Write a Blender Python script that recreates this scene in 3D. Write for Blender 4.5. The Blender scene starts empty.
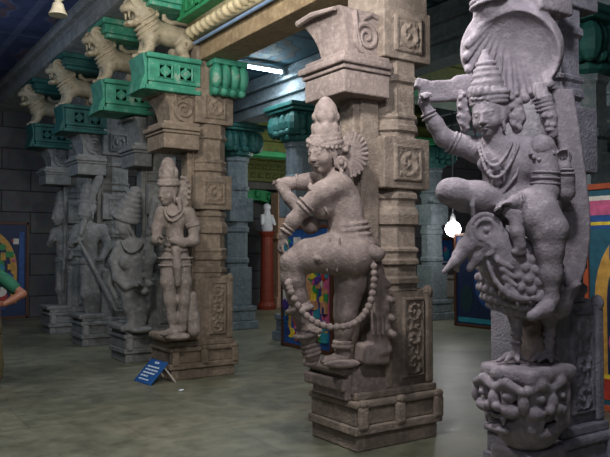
import bpy, bmesh, math, random
import numpy as np
from mathutils import Vector, Matrix

random.seed(7)
SC = bpy.context.scene
COL = SC.collection
FPX = 700.0
YAW = math.radians(34.0)
PITCH = math.atan(21.5 / 700.0)
CAM = np.array([0.0, 0.0, 1.6])
_F = np.array([math.sin(YAW), math.cos(YAW), 0.0])
CR = np.array([math.cos(YAW), -math.sin(YAW), 0.0])
CF = _F * math.cos(PITCH) + np.array([0, 0, math.sin(PITCH)])
CU = -_F * math.sin(PITCH) + np.array([0, 0, math.cos(PITCH)])


def at(px, py, d):
    return CAM + d * (CF + CR * (px - 305.0) / FPX + CU * (228.5 - py) / FPX)


# ------------------------------------------------------------------ object helpers
def tag(o, label, cat, group=None, kind='thing'):
    o['label'] = label
    o['category'] = cat
    o['kind'] = kind
    if group:
        o['group'] = group
    return o


def empty(name, loc):
    o = bpy.data.objects.new(name, None)
    o.location = Vector([float(v) for v in loc])
    o.empty_display_size = 0.1
    COL.objects.link(o)
    return o


def mesh_obj(name, me, mat, parent=None, smooth=False):
    o = bpy.data.objects.new(name, me)
    COL.objects.link(o)
    mats = mat if isinstance(mat, (list, tuple)) else [mat]
    for m in mats:
        me.materials.append(m)
    if smooth:
        me.polygons.foreach_set('use_smooth', [True] * len(me.polygons))
    if parent is not None:
        o.parent = parent
    return o


def root_off(parent):
    """world position of the chain of plain Empties / parts above"""
    v = np.zeros(3)
    p = parent
    while p is not None:
        v += np.array(p.location)
        p = p.parent
    return v


def structure(o):
    o['kind'] = 'structure'
    return o


class MB:
    """collects simple solids in world coordinates and links them as one mesh"""

    def __init__(self):
        self.bm = bmesh.new()
        self.mi = 0

    def _mark(self, faces):
        for f in faces:
            f.material_index = self.mi

    def box(self, x0, x1, y0, y1, z0, z1, M=None, bev=0.0, taper=0.0):
        bm = self.bm
        vs = []
        for z, t in ((z0, 0.0), (z1, taper)):
            for x, y in ((x0 + t, y0 + t), (x1 - t, y0 + t), (x1 - t, y1 - t), (x0 + t, y1 - t)):
                p = Vector((x, y, z))
                if M is not None:
                    p = M @ p
                vs.append(bm.verts.new(p))
        fs = []
        for idx in ((3, 2, 1, 0), (4, 5, 6, 7), (0, 1, 5, 4), (1, 2, 6, 5), (2, 3, 7, 6), (3, 0, 4, 7)):
            fs.append(bm.faces.new([vs[i] for i in idx]))
        self._mark(fs)
        if bev > 0:
            es = list({e for f in fs for e in f.edges})
            r = bmesh.ops.bevel(bm, geom=es, offset=bev, segments=2, affect='EDGES', profile=0.5)
            self._mark(r['faces'])
        return self

    def lathe(self, cx, cy, prof, n=8, rot=0.0, M=None, sx=1.0, sy=1.0):
        """prof: list of (r, z) bottom to top"""
        bm = self.bm
        rings = []
        for r, z in prof:
            ring = []
            for i in range(n):
                a = rot + 2 * math.pi * i / n
                p = Vector((cx + sx * r * math.cos(a), cy + sy * r * math.sin(a), z))
                if M is not None:
                    p = M @ p
                ring.append(bm.verts.new(p))
            rings.append(ring)
        fs = []
        for a, b in zip(rings, rings[1:]):
            for i in range(n):
                j = (i + 1) % n
                fs.append(bm.faces.new((a[i], a[j], b[j], b[i])))
        fs.append(bm.faces.new(rings[0][::-1]))
        fs.append(bm.faces.new(rings[-1]))
        self._mark(fs)
        return self

    def tube(self, pts, r, n=10, closed=False):
        bm = self.bm
        pts = [Vector([float(c) for c in p]) for p in pts]
        m = len(pts)
        rr = r if isinstance(r, (list, tuple)) else [r] * m
        rings = []
        prev = None
        for i, p in enumerate(pts):
            if closed:
                t = pts[(i + 1) % m] - pts[i - 1]
            else:
                t = pts[min(i + 1, m - 1)] - pts[max(i - 1, 0)]
            t.normalize()
            ref = prev if prev is not None else (Vector((0, 0, 1)) if abs(t.z) < 0.9 else Vector((1, 0, 0)))
            s = t.cross(ref)
            if s.length < 1e-5:
                s = t.cross(Vector((1, 0, 0)))
            s.normalize()
            u = s.cross(t)
            prev = u
            rings.append([bm.verts.new(p + (s * math.cos(2 * math.pi * k / n) + u * math.sin(2 * math.pi * k / n)) * rr[i]) for k in range(n)])
        fs = []
        for i in range(m if closed else m - 1):
            a, b = rings[i], rings[(i + 1) % m]
            for k in range(n):
                j = (k + 1) % n
                fs.append(bm.faces.new((a[k], a[j], b[j], b[k])))
        if not closed:
            fs.append(bm.faces.new(rings[0][::-1]))
            fs.append(bm.faces.new(rings[-1]))
        self._mark(fs)
        return self

    def ball(self, c, r, M=None, seg=12):
        m = Matrix.Translation(Vector([float(v) for v in c]))
        if M is not None:
            m = M @ m
        if isinstance(r, (tuple, list)):
            m = m @ Matrix.Diagonal((r[0], r[1], r[2], 1))
        else:
            m = m @ Matrix.Diagonal((r, r, r, 1))
        v = bmesh.ops.create_uvsphere(self.bm, u_segments=seg, v_segments=max(6, seg // 2), radius=1.0, matrix=m)
        self._mark({f for q in v['verts'] for f in q.link_faces})
        return self

    def prism(self, poly, y0, y1, M=None, bev=0.0):
        """poly in (x, z); extruded along y"""
        bm = self.bm
        a = [Vector((x, y0, z)) for x, z in poly]
        b = [Vector((x, y1, z)) for x, z in poly]
        if M is not None:
            a = [M @ p for p in a]
            b = [M @ p for p in b]
        a = [bm.verts.new(p) for p in a]
        b = [bm.verts.new(p) for p in b]
        fs = [bm.faces.new(a), bm.faces.new(b[::-1])]
        n = len(a)
        for i in range(n):
            j = (i + 1) % n
            fs.append(bm.faces.new((a[j], a[i], b[i], b[j])))
        bmesh.ops.recalc_face_normals(bm, faces=fs)
        self._mark(fs)
        if bev > 0:
            es = list({e for f in fs for e in f.edges})
            r = bmesh.ops.bevel(bm, geom=es, offset=bev, segments=2, affect='EDGES', profile=0.5)
            self._mark(r['faces'])
        return self

    def relief(self, o, u, v, n, w, h, fn, nu=40, nv=40, depth=0.02, sink=0.012):
        """carved relief: a height field w x h on the plane o + u, v, raised along n, with a skirt sunk into the block"""
        bm = self.bm
        o, u, v, n = (np.array(a, float) for a in (o, u, v, n))
        grid = []
        for j in range(nv + 1):
            row = []
            for i in range(nu + 1):
                a, b = i / nu, j / nv
                edge = i in (0, nu) or j in (0, nv)
                z = -sink if edge else depth * fn(a * w, b * h, w, h)
                row.append(bm.verts.new(o + u * (a - .5) * w + v * (b - .5) * h + n * z))
            grid.append(row)
        fs = []
        for j in range(nv):
            for i in range(nu):
                fs.append(bm.faces.new((grid[j][i], grid[j][i + 1], grid[j + 1][i + 1], grid[j + 1][i])))
        for f in fs:
            f.smooth = True
        self._mark(fs)
        return self

    def build(self, name, mat, parent=None, smooth=False):
        off = root_off(parent)
        bmesh.ops.translate(self.bm, verts=self.bm.verts, vec=Vector([float(-c) for c in off]))
        bmesh.ops.recalc_face_normals(self.bm, faces=self.bm.faces)
        me = bpy.data.meshes.new(name)
        self.bm.to_mesh(me)
        self.bm.free()
        return mesh_obj(name, me, mat, parent, smooth)


def frame_at(loc, yaw=0.0):
    return Matrix.Translation(Vector([float(c) for c in loc])) @ Matrix.Rotation(yaw, 4, 'Z')


# ------------------------------------------------------------------ carving engine: smooth unions of round forms, meshed with surface nets
def rotm(yaw=0, pitch=0, roll=0):
    """columns are the local right / up / away axes. yaw > 0 turns the front (-z) to the viewer's left, pitch > 0 bows it down, roll turns clockwise"""
    a, b, c = (math.radians(t) for t in (yaw, pitch, roll))
    Y = np.array([[math.cos(a), 0, math.sin(a)], [0, 1, 0], [-math.sin(a), 0, math.cos(a)]])
    P = np.array([[1, 0, 0], [0, math.cos(b), math.sin(b)], [0, -math.sin(b), math.cos(b)]])
    Rz = np.array([[math.cos(c), math.sin(c), 0], [-math.sin(c), math.cos(c), 0], [0, 0, 1]])
    return Rz @ Y @ P


class Carve:
    def __init__(self, cx, cy, D=None, h=0.01, O=None, axes=None, u=None):
        self.cx, self.cy, self.D, self.h = cx, cy, D, h
        if axes is None:
            self.O = at(cx, cy, D)
            self.A = np.stack([CR, CU, CF])
            self.u = D / FPX
        else:
            self.O = np.array(O, float)
            self.A = np.array(axes, float)
            self.u = u
        self.ops = []
        self.X = None
        self.amp = 0.0

    def twin(self, h=None):
        c = Carve.__new__(Carve)
        c.__dict__.update(self.__dict__)
        c.ops = []
        c.X = None
        if h:
            c.h = h
        return c

    # points ---------------------------------------------------
    def P(self, x, y, z=0.0):
        if self.X is not None:
            M, t, s = self.X
            return t + M @ (np.array([x, y, z], float) * s)
        if self.D is not None:
            w = at(x, y, self.D + z * self.u) - self.O
            return self.A @ w
        return np.array([(x - self.cx) * self.u, (self.cy - y) * self.u, z * self.u])

    def S(self, r):
        return r * (self.X[2] if self.X is not None else self.u)

    def RM(self, rot):
        m = np.eye(3) if rot is None else (rot if isinstance(rot, np.ndarray) else rotm(*rot))
        if self.X is not None:
            m = self.X[0] @ m
        return m

    def local(self, M, t, s):
        self.X = (M, t, s)
        return self

    def end(self):
        self.X = None
        return self

    # forms ----------------------------------------------------
    def cap(self, p, q, r1, r2=None, k=3.0, sub=False):
        r2 = r1 if r2 is None else r2
        a, b = self.P(*p), self.P(*q)
        self.ops.append(('cap', a, b, self.S(r1), self.S(r2), self.S(k), sub))
        return self

    def chain(self, pts, k=3.0):
        for a, b in zip(pts, pts[1:]):
            self.cap(a[:3], b[:3], a[3], b[3], k)
        return self

    def ball(self, p, r, k=3.0, sub=False):
        a = self.P(*p)
        self.ops.append(('cap', a, a + 1e-6, self.S(r), self.S(r), self.S(k), sub))
        return self

    def ell(self, p, r, rot=None, k=3.0, sub=False):
        self.ops.append(('ell', self.P(*p), np.array([self.S(t) for t in r]), self.RM(rot), self.S(k), sub))
        return self

    def box(self, p, r, rot=None, rnd=1.0, k=1.0, sub=False):
        self.ops.append(('box', self.P(*p), np.array([self.S(t) for t in r]), self.RM(rot), self.S(rnd), self.S(k), sub))
        return self

    def tor(self, p, R, r, rot=None, k=1.0, sq=1.0, sub=False):
        """ring around the local up axis; sq squashes it along the local away axis"""
        self.ops.append(('tor', self.P(*p), self.S(R), self.S(r), self.RM(rot), sq, self.S(k), sub))
        return self

    # meshing --------------------------------------------------
    def _bounds(self, o):
        t = o[0]
        if t == 'cap':
            r = max(o[3], o[4])
            return np.minimum(o[1], o[2]) - r, np.maximum(o[1], o[2]) + r
        if t == 'ell' or t == 'box':
            e = np.abs(o[3]) @ o[2]
            return o[1] - e, o[1] + e
        e = (o[2] + o[3]) * np.ones(3)
        return o[1] - e, o[1] + e

    def _dist(self, o, X, Y, Z):
        t = o[0]
        if t == 'cap':
            a, b = o[1], o[2]
            ba = b - a
            L = float(ba @ ba) + 1e-12
            px, py, pz = X - a[0], Y - a[1], Z - a[2]
            tt = np.clip((px * ba[0] + py * ba[1] + pz * ba[2]) / L, 0, 1)
            return np.sqrt((px - tt * ba[0]) ** 2 + (py - tt * ba[1]) ** 2 + (pz - tt * ba[2]) ** 2) - (o[3] + (o[4] - o[3]) * tt)
        c = o[1]
        M = o[4] if t == 'tor' else o[3]
        px, py, pz = X - c[0], Y - c[1], Z - c[2]
        lx = px * M[0, 0] + py * M[1, 0] + pz * M[2, 0]
        ly = px * M[0, 1] + py * M[1, 1] + pz * M[2, 1]
        lz = px * M[0, 2] + py * M[1, 2] + pz * M[2, 2]
        if t == 'ell':
            r = o[2]
            k0 = np.sqrt((lx / r[0]) ** 2 + (ly / r[1]) ** 2 + (lz / r[2]) ** 2)
            k1 = np.sqrt((lx / r[0] ** 2) ** 2 + (ly / r[1] ** 2) ** 2 + (lz / r[2] ** 2) ** 2) + 1e-9
            return k0 * (k0 - 1.0) / k1
        if t == 'box':
            r, rd = o[2], o[4]
            rd = min(rd, r.min() * 0.95)
            qx, qy, qz = np.abs(lx) - r[0] + rd, np.abs(ly) - r[1] + rd, np.abs(lz) - r[2] + rd
            return np.sqrt(np.maximum(qx, 0) ** 2 + np.maximum(qy, 0) ** 2 + np.maximum(qz, 0) ** 2) + np.minimum(np.maximum(qx, np.maximum(qy, qz)), 0) - rd
        lz = lz / o[5]
        q = np.sqrt(lx ** 2 + lz ** 2) - o[2]
        return (np.sqrt(q ** 2 + ly ** 2) - o[3]) * min(1.0, o[5])

    def mesh(self):
        h = self.h
        lo, hi = np.full(3, 1e9), np.full(3, -1e9)
        for o in self.ops:
            if o[-1]:
                continue
            a, b = self._bounds(o)
            lo, hi = np.minimum(lo, a), np.maximum(hi, b)
        lo -= 3 * h + .02
        hi += 3 * h + .02
        n = np.ceil((hi - lo) / h).astype(int) + 1
        F = np.full(n, 0.5, np.float32)
        ax = [(lo[i] + h * np.arange(n[i])).astype(np.float32) for i in range(3)]
        for o in self.ops:
            k = max(o[-2], 1e-4)
            a, b = self._bounds(o)
            pad = k + 3 * h
            i0 = np.clip(np.floor((a - pad - lo) / h).astype(int), 0, n - 1)
            i1 = np.clip(np.ceil((b + pad - lo) / h).astype(int) + 1, 1, n)
            if np.any(i1 <= i0):
                continue
            sl = tuple(slice(i0[i], i1[i]) for i in range(3))
            X, Y, Z = np.meshgrid(ax[0][sl[0]], ax[1][sl[1]], ax[2][sl[2]], indexing='ij', sparse=True)
            d = self._dist(o, X, Y, Z).astype(np.float32)
            f = F[sl]
            if o[-1]:
                g = np.clip(0.5 - 0.5 * (f + d) / k, 0, 1)
                F[sl] = f * (1 - g) - d * g + k * g * (1 - g)
            else:
                g = np.clip(0.5 + 0.5 * (f - d) / k, 0, 1)
                F[sl] = f * (1 - g) + d * g - k * g * (1 - g)
        if self.amp > 0:
            X, Y, Z = np.meshgrid(*ax, indexing='ij', sparse=True)
            w = np.zeros(n, np.float32)
            for i, fr in enumerate((11, 23, 41, 67)):
                w += (np.sin(fr * X + 1.3 * i) * np.sin(fr * 1.13 * Y + .7 * i + 2 * np.sin(3 * X)) * np.sin(fr * .93 * Z + 2.1 * i + 1.5 * np.sin(4 * Y))) / (1 + .5 * i)
            F += self.amp * w
        V, Q = surface_nets(F)
        V = lo + V * h
        return V @ self.A + self.O, Q

    def build(self, name, mat, parent=None):
        V, Q = self.mesh()
        if np.linalg.det(self.A) < 0:
            Q = Q[:, ::-1].copy()
        V = V - root_off(parent)
        me = bpy.data.meshes.new(name)
        me.vertices.add(len(V))
        me.vertices.foreach_set('co', V.astype(np.float32).ravel())
        me.loops.add(Q.size)
        me.loops.foreach_set('vertex_index', Q.ravel().astype(np.int32))
        me.polygons.add(len(Q))
        me.polygons.foreach_set('loop_start', np.arange(0, Q.size, 4, dtype=np.int32))
        me.polygons.foreach_set('loop_total', np.full(len(Q), 4, np.int32))
        me.update(calc_edges=True)
        me.validate()
        return mesh_obj(name, me, mat, parent, smooth=True)


def surface_nets(F):
    S = F < 0
    nx, ny, nz = F.shape
    cnt = np.zeros((nx - 1, ny - 1, nz - 1), np.int8)
    cor = [(i, j, k) for i in (0, 1) for j in (0, 1) for k in (0, 1)]
    for i, j, k in cor:
        cnt += S[i:nx - 1 + i, j:ny - 1 + j, k:nz - 1 + k]
    act = (cnt > 0) & (cnt < 8)
    I, J, K = np.nonzero(act)
    idx = np.full(act.shape, -1, np.int64)
    idx[I, J, K] = np.arange(len(I))
    vals = {c: F[I + c[0], J + c[1], K + c[2]].astype(np.float64) for c in cor}
    acc = np.zeros((len(I), 3))
    num = np.zeros(len(I))
    for c in cor:
        for a in range(3):
            if c[a]:
                continue
            d = list(c)
            d[a] = 1
            d = tuple(d)
            va, vb = vals[c], vals[d]
            m = (va < 0) != (vb < 0)
            t = np.where(m, va / np.where(m, va - vb, 1), 0)
            p = np.tile(np.array(c, float), (len(I), 1))
            p[:, a] += t
            acc += p * m[:, None]
            num += m
    V = np.stack([I, J, K], 1) + acc / np.maximum(num, 1)[:, None]
    quads = []
    for a in range(3):
        b, c = (a + 1) % 3, (a + 2) % 3
        lo = [slice(None)] * 3
        hi = [slice(None)] * 3
        lo[a], hi[a] = slice(0, -1), slice(1, None)
        s0, s1 = S[tuple(lo)], S[tuple(hi)]
        for sgn in (True, False):
            e = np.argwhere((s0 == sgn) & (s1 == (not sgn)))
            ok = (e[:, b] > 0) & (e[:, c] > 0) & (e[:, b] < F.shape[b] - 1) & (e[:, c] < F.shape[c] - 1)
            e = e[ok]
            q = []
            for db, dc in ((-1, -1), (0, -1), (0, 0), (-1, 0)):
                g = e.copy()
                g[:, b] += db
                g[:, c] += dc
                q.append(idx[g[:, 0], g[:, 1], g[:, 2]])
            q = np.stack(q, 1)
            quads.append(q if sgn else q[:, ::-1])
    Q = np.concatenate(quads)
    Q = Q[(Q >= 0).all(1)]
    return V, Q


# ------------------------------------------------------------------ heads and hands
def carve_head(s, c, H, yaw=0, pitch=0, roll=0, ears=True, hair=False):
    """c: centre (px), H: head height in px"""
    t = s.P(*c)
    M = rotm(yaw, pitch, roll)
    s.local(M, t, s.u * H)
    k = .05
    s.ell((0, .12, .06), (.35, .40, .42), None, k)
    s.ell((0, -.10, -.08), (.30, .40, .31), None, k)
    s.ell((0, -.40, -.22), (.13, .10, .11), None, .07)
    for g in (-1, 1):
        s.ball((g * .165, -.16, -.22), .125, .08)
        s.cap((g * .05, .075, -.37), (g * .22, .085, -.29), .03, .025, .03)
        s.ell((g * .14, .0, -.335), (.075, .035, .035), None, .012)
        s.cap((g * .07, .035, -.36), (g * .21, .03, -.315), .014, .012, .015)
        s.ball((g * .055, -.155, -.40), .04, .03)
        if ears:
            s.ell((g * .34, -.06, .02), (.05, .19, .10), None, .03)
            s.ell((g * .35, -.30, .0), (.045, .14, .05), None, .03)
    s.cap((0, .06, -.375), (0, -.14, -.45), .035, .055, .04)
    s.ell((0, -.245, -.37), (.105, .026, .05), None, .02)
    s.ell((0, -.30, -.36), (.085, .034, .05), None, .02)
    s.end()


def nrm(v):
    v = np.array(v, float)
    return v / (np.linalg.norm(v) + 1e-9)


def carve_hand(s, w, d, n, L, curl=20, thumb=1, spread=.10, k=None):
    """w: wrist (px), d: direction of the fingers, n: direction the palm faces (right, up, away), L: hand length in px"""
    t = s.P(*w)
    d = nrm(d)
    n = nrm(np.array(n, float) - d * float(np.dot(d, n)))
    sd = np.cross(d, n)
    M = np.stack([sd, d, n], 1)
    s.local(M, t, s.u * L)
    k = .05 if k is None else k
    s.ell((0, .24, 0), (.20, .27, .10), None, .06)
    s.cap((0, -.12, 0), (0, .1, 0), .13, .12, .08)
    lens = (.44, .50, .46, .36)
    for i in range(4):
        o = (-.15 + .10 * i) * 1.0
        if thumb < 0:
            o = -o
        p = np.array([o, .44, 0.0])
        a = 0.0
        sp = o * spread * 4
        for j, fr in enumerate((.42, .33, .25)):
            a += math.radians(curl) * (.8, 1.2, .9)[j]
            q = p + lens[i] * fr * np.array([sp * math.cos(a), math.cos(a), math.sin(a)])
            s.cap(tuple(p), tuple(q), .056 - .006 * j, .052 - .006 * j, .02)
            p = q
    g = -1 if thumb > 0 else 1
    s.cap((g * .13, .10, .02), (g * .27, .30, .10), .075, .06, .05)
    s.cap((g * .27, .30, .10), (g * .25, .47, .20), .058, .045, .02)
    s.end()


def beads(s, pts, r, step=1.6, k=.6, wob=0.0):
    """a string of beads along a polyline in px space"""
    pts = [np.array(p, float) for p in pts]
    for a, b in zip(pts, pts[1:]):
        L = np.linalg.norm(b - a)
        n = max(1, int(round(L / (r * step))))
        for i in range(n):
            p = a + (b - a) * i / n
            s.ball(tuple(p), r, k)


def bez(p0, p1, p2, n=8):
    p0, p1, p2 = (np.array(p, float) for p in (p0, p1, p2))
    return [tuple((1 - t) ** 2 * p0 + 2 * t * (1 - t) * p1 + t * t * p2) for t in np.linspace(0, 1, n + 1)]

# ------------------------------------------------------------------ materials
def new_mat(name):
    m = bpy.data.materials.new(name)
    m.use_nodes = True
    nt = m.node_tree
    return m, nt, nt.nodes['Principled BSDF']


def lin(c):
    return tuple(((v / 255.0) / 12.92 if v <= 10 else (((v / 255.0) + .055) / 1.055) ** 2.4) for v in c) + (1.0,)


def stone(name, c1, c2, c3, scale=3.0, bump=.5, rough=.85, grain=60.0):
    """mottled carved granite: broad stains, mid mottling, fine grain"""
    m, nt, b = new_mat(name)
    N, L = nt.nodes, nt.links
    tc = N.new('ShaderNodeTexCoord')
    n1 = N.new('ShaderNodeTexNoise')
    n1.inputs['Scale'].default_value = scale
    n1.inputs['Detail'].default_value = 6
    n1.inputs['Roughness'].default_value = .62
    n2 = N.new('ShaderNodeTexNoise')
    n2.inputs['Scale'].default_value = scale * 5.3
    n2.inputs['Detail'].default_value = 5
    n3 = N.new('ShaderNodeTexNoise')
    n3.inputs['Scale'].default_value = grain
    n3.inputs['Detail'].default_value = 3
    for n in (n1, n2, n3):
        L.new(tc.outputs['Object'], n.inputs['Vector'])
    r1 = N.new('ShaderNodeValToRGB')
    r1.color_ramp.elements[0].position = .34
    r1.color_ramp.elements[1].position = .68
    r1.color_ramp.elements[0].color = lin(c1)
    r1.color_ramp.elements[1].color = lin(c2)
    L.new(n1.outputs['Fac'], r1.inputs['Fac'])
    r2 = N.new('ShaderNodeValToRGB')
    r2.color_ramp.elements[0].position = .48
    r2.color_ramp.elements[1].position = .72
    r2.color_ramp.elements[0].color = (0, 0, 0, 1)
    r2.color_ramp.elements[1].color = (.75, .75, .75, 1)
    L.new(n2.outputs['Fac'], r2.inputs['Fac'])
    mx = N.new('ShaderNodeMix')
    mx.data_type = 'RGBA'
    L.new(r2.outputs['Color'], mx.inputs['Factor'])
    L.new(r1.outputs['Color'], mx.inputs[6])
    mx.inputs[7].default_value = lin(c3)
    L.new(mx.outputs[2], b.inputs['Base Color'])
    b.inputs['Roughness'].default_value = rough
    ad = N.new('ShaderNodeMath')
    ad.operation = 'ADD'
    m4 = N.new('ShaderNodeMath')
    m4.operation = 'MULTIPLY'
    m4.inputs[1].default_value = .45
    L.new(n2.outputs['Fac'], m4.inputs[0])
    L.new(m4.outputs[0], ad.inputs[0])
    ms = N.new('ShaderNodeMath')
    ms.operation = 'MULTIPLY'
    ms.inputs[1].default_value = .75
    L.new(n3.outputs['Fac'], ms.inputs[0])
    L.new(ms.outputs[0], ad.inputs[1])
    bp = N.new('ShaderNodeBump')
    bp.inputs['Strength'].default_value = bump
    bp.inputs['Distance'].default_value = .03
    L.new(ad.outputs[0], bp.inputs['Height'])
    L.new(bp.outputs['Normal'], b.inputs['Normal'])
    return m


def plain(name, c, rough=.6, metal=0.0, emit=None, es=0.0, var=.12, scale=9.0):
    m, nt, b = new_mat(name)
    N, L = nt.nodes, nt.links
    tc = N.new('ShaderNodeTexCoord')
    n = N.new('ShaderNodeTexNoise')
    n.inputs['Scale'].default_value = scale
    n.inputs['Detail'].default_value = 4
    L.new(tc.outputs['Object'], n.inputs['Vector'])
    r = N.new('ShaderNodeValToRGB')
    l = lin(c)
    r.color_ramp.elements[0].position = .3
    r.color_ramp.elements[1].position = .7
    r.color_ramp.elements[0].color = tuple(v * (1 - var * 1.6) for v in l[:3]) + (1,)
    r.color_ramp.elements[1].color = tuple(min(1, v * (1 + var)) for v in l[:3]) + (1,)
    L.new(n.outputs['Fac'], r.inputs['Fac'])
    L.new(r.outputs['Color'], b.inputs['Base Color'])
    b.inputs['Roughness'].default_value = rough
    b.inputs['Metallic'].default_value = metal
    if emit:
        b.inputs['Emission Color'].default_value = lin(emit)
        b.inputs['Emission Strength'].default_value = es
    return m


def worn_paint(name, c, wear, under, rough=.6):
    """paint rubbed through to the stone in patches"""
    m, nt, b = new_mat(name)
    N, L = nt.nodes, nt.links
    tc = N.new('ShaderNodeTexCoord')
    n = N.new('ShaderNodeTexNoise')
    n.inputs['Scale'].default_value = 7
    n.inputs['Detail'].default_value = 7
    n.inputs['Roughness'].default_value = .68
    L.new(tc.outputs['Object'], n.inputs['Vector'])
    r = N.new('ShaderNodeValToRGB')
    e = r.color_ramp.elements
    e[0].position, e[0].color = .30, lin(tuple(int(v * .75) for v in c))
    e[1].position, e[1].color = wear, lin(c)
    x = e.new(min(.98, wear + .08))
    x.color = lin(under)
    L.new(n.outputs['Fac'], r.inputs['Fac'])
    L.new(r.outputs['Color'], b.inputs['Base Color'])
    b.inputs['Roughness'].default_value = rough
    bp = N.new('ShaderNodeBump')
    bp.inputs['Strength'].default_value = .2
    bp.inputs['Distance'].default_value = .02
    L.new(n.outputs['Fac'], bp.inputs['Height'])
    L.new(bp.outputs['Normal'], b.inputs['Normal'])
    return m


def floor_mat():
    m, nt, b = new_mat('worn_stone_floor')
    N, L = nt.nodes, nt.links
    tc = N.new('ShaderNodeTexCoord')
    n1 = N.new('ShaderNodeTexNoise')
    n1.inputs['Scale'].default_value = .8
    n1.inputs['Detail'].default_value = 8
    n1.inputs['Roughness'].default_value = .65
    n1.inputs['Distortion'].default_value = .6
    n2 = N.new('ShaderNodeTexNoise')
    n2.inputs['Scale'].default_value = 5
    n2.inputs['Detail'].default_value = 8
    n2.inputs['Roughness'].default_value = .7
    L.new(tc.outputs['Object'], n1.inputs['Vector'])
    L.new(tc.outputs['Object'], n2.inputs['Vector'])
    r = N.new('ShaderNodeValToRGB')
    e = r.color_ramp.elements
    e[0].position, e[0].color = .33, lin((100, 101, 88))
    e[1].position, e[1].color = .70, lin((150, 144, 124))
    x = e.new(.5)
    x.color = lin((124, 124, 108))
    L.new(n1.outputs['Fac'], r.inputs['Fac'])
    r2 = N.new('ShaderNodeValToRGB')
    r2.color_ramp.elements[0].position, r2.color_ramp.elements[0].color = .36, (.62, .63, .58, 1)
    r2.color_ramp.elements[1].position, r2.color_ramp.elements[1].color = .68, (1.1, 1.1, 1.06, 1)
    L.new(n2.outputs['Fac'], r2.inputs['Fac'])
    mx = N.new('ShaderNodeMix')
    mx.data_type = 'RGBA'
    mx.blend_type = 'MULTIPLY'
    mx.inputs['Factor'].default_value = 1.0
    L.new(r.outputs['Color'], mx.inputs[6])
    L.new(r2.outputs['Color'], mx.inputs[7])
    # joints of the big slabs
    br = N.new('ShaderNodeTexBrick')
    br.inputs['Scale'].default_value = 1.0
    br.inputs['Brick Width'].default_value = 1.5
    br.inputs['Row Height'].default_value = .95
    br.inputs['Mortar Size'].default_value = .009
    br.inputs['Mortar Smooth'].default_value = .6
    br.inputs['Color1'].default_value = (1, 1, 1, 1)
    br.inputs['Color2'].default_value = (.9, .92, .9, 1)
    br.inputs['Mortar'].default_value = (.66, .66, .62, 1)
    L.new(tc.outputs['Object'], br.inputs['Vector'])
    m2 = N.new('ShaderNodeMix')
    m2.data_type = 'RGBA'
    m2.blend_type = 'MULTIPLY'
    m2.inputs['Factor'].default_value = 1.0
    L.new(mx.outputs[2], m2.inputs[6])
    L.new(br.outputs['Color'], m2.inputs[7])
    L.new(m2.outputs[2], b.inputs['Base Color'])
    rr = N.new('ShaderNodeMapRange')
    rr.inputs['From Min'].default_value = .3
    rr.inputs['From Max'].default_value = .7
    rr.inputs['To Min'].default_value = .34
    rr.inputs['To Max'].default_value = .52
    L.new(n2.outputs['Fac'], rr.inputs['Value'])
    L.new(rr.outputs['Result'], b.inputs['Roughness'])
    bp = N.new('ShaderNodeBump')
    bp.inputs['Strength'].default_value = .06
    bp.inputs['Distance'].default_value = .01
    L.new(n2.outputs['Fac'], bp.inputs['Height'])
    L.new(bp.outputs['Normal'], b.inputs['Normal'])
    return m


def block_mat(name, c1, c2, mortar, bw=1.1, rh=.42, axis='XZ'):
    """courses of cut stone on a wall"""
    m, nt, b = new_mat(name)
    N, L = nt.nodes, nt.links
    tc = N.new('ShaderNodeTexCoord')
    mp = N.new('ShaderNodeMapping')
    if axis == 'XZ':
        mp.inputs['Rotation'].default_value = (math.pi / 2, 0, 0)
    else:
        mp.inputs['Rotation'].default_value = (math.pi / 2, 0, math.pi / 2)
    L.new(tc.outputs['Object'], mp.inputs['Vector'])
    br = N.new('ShaderNodeTexBrick')
    br.inputs['Scale'].default_value = 1.0
    br.inputs['Brick Width'].default_value = bw
    br.inputs['Row Height'].default_value = rh
    br.inputs['Mortar Size'].default_value = .014
    br.inputs['Color1'].default_value = lin(c1)
    br.inputs['Color2'].default_value = lin(c2)
    br.inputs['Mortar'].default_value = lin(mortar)
    L.new(mp.outputs['Vector'], br.inputs['Vector'])
    n = N.new('ShaderNodeTexNoise')
    n.inputs['Scale'].default_value = 6
    n.inputs['Detail'].default_value = 6
    L.new(tc.outputs['Object'], n.inputs['Vector'])
    mx = N.new('ShaderNodeMix')
    mx.data_type = 'RGBA'
    mx.blend_type = 'MULTIPLY'
    mx.inputs['Factor'].default_value = .6
    L.new(br.outputs['Color'], mx.inputs[6])
    L.new(n.outputs['Color'], mx.inputs[7])
    L.new(mx.outputs[2], b.inputs['Base Color'])
    b.inputs['Roughness'].default_value = .85
    bp = N.new('ShaderNodeBump')
    bp.inputs['Strength'].default_value = .5
    bp.inputs['Distance'].default_value = .03
    L.new(br.outputs['Fac'], bp.inputs['Height'])
    bp.invert = True
    L.new(bp.outputs['Normal'], b.inputs['Normal'])
    return m


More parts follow.
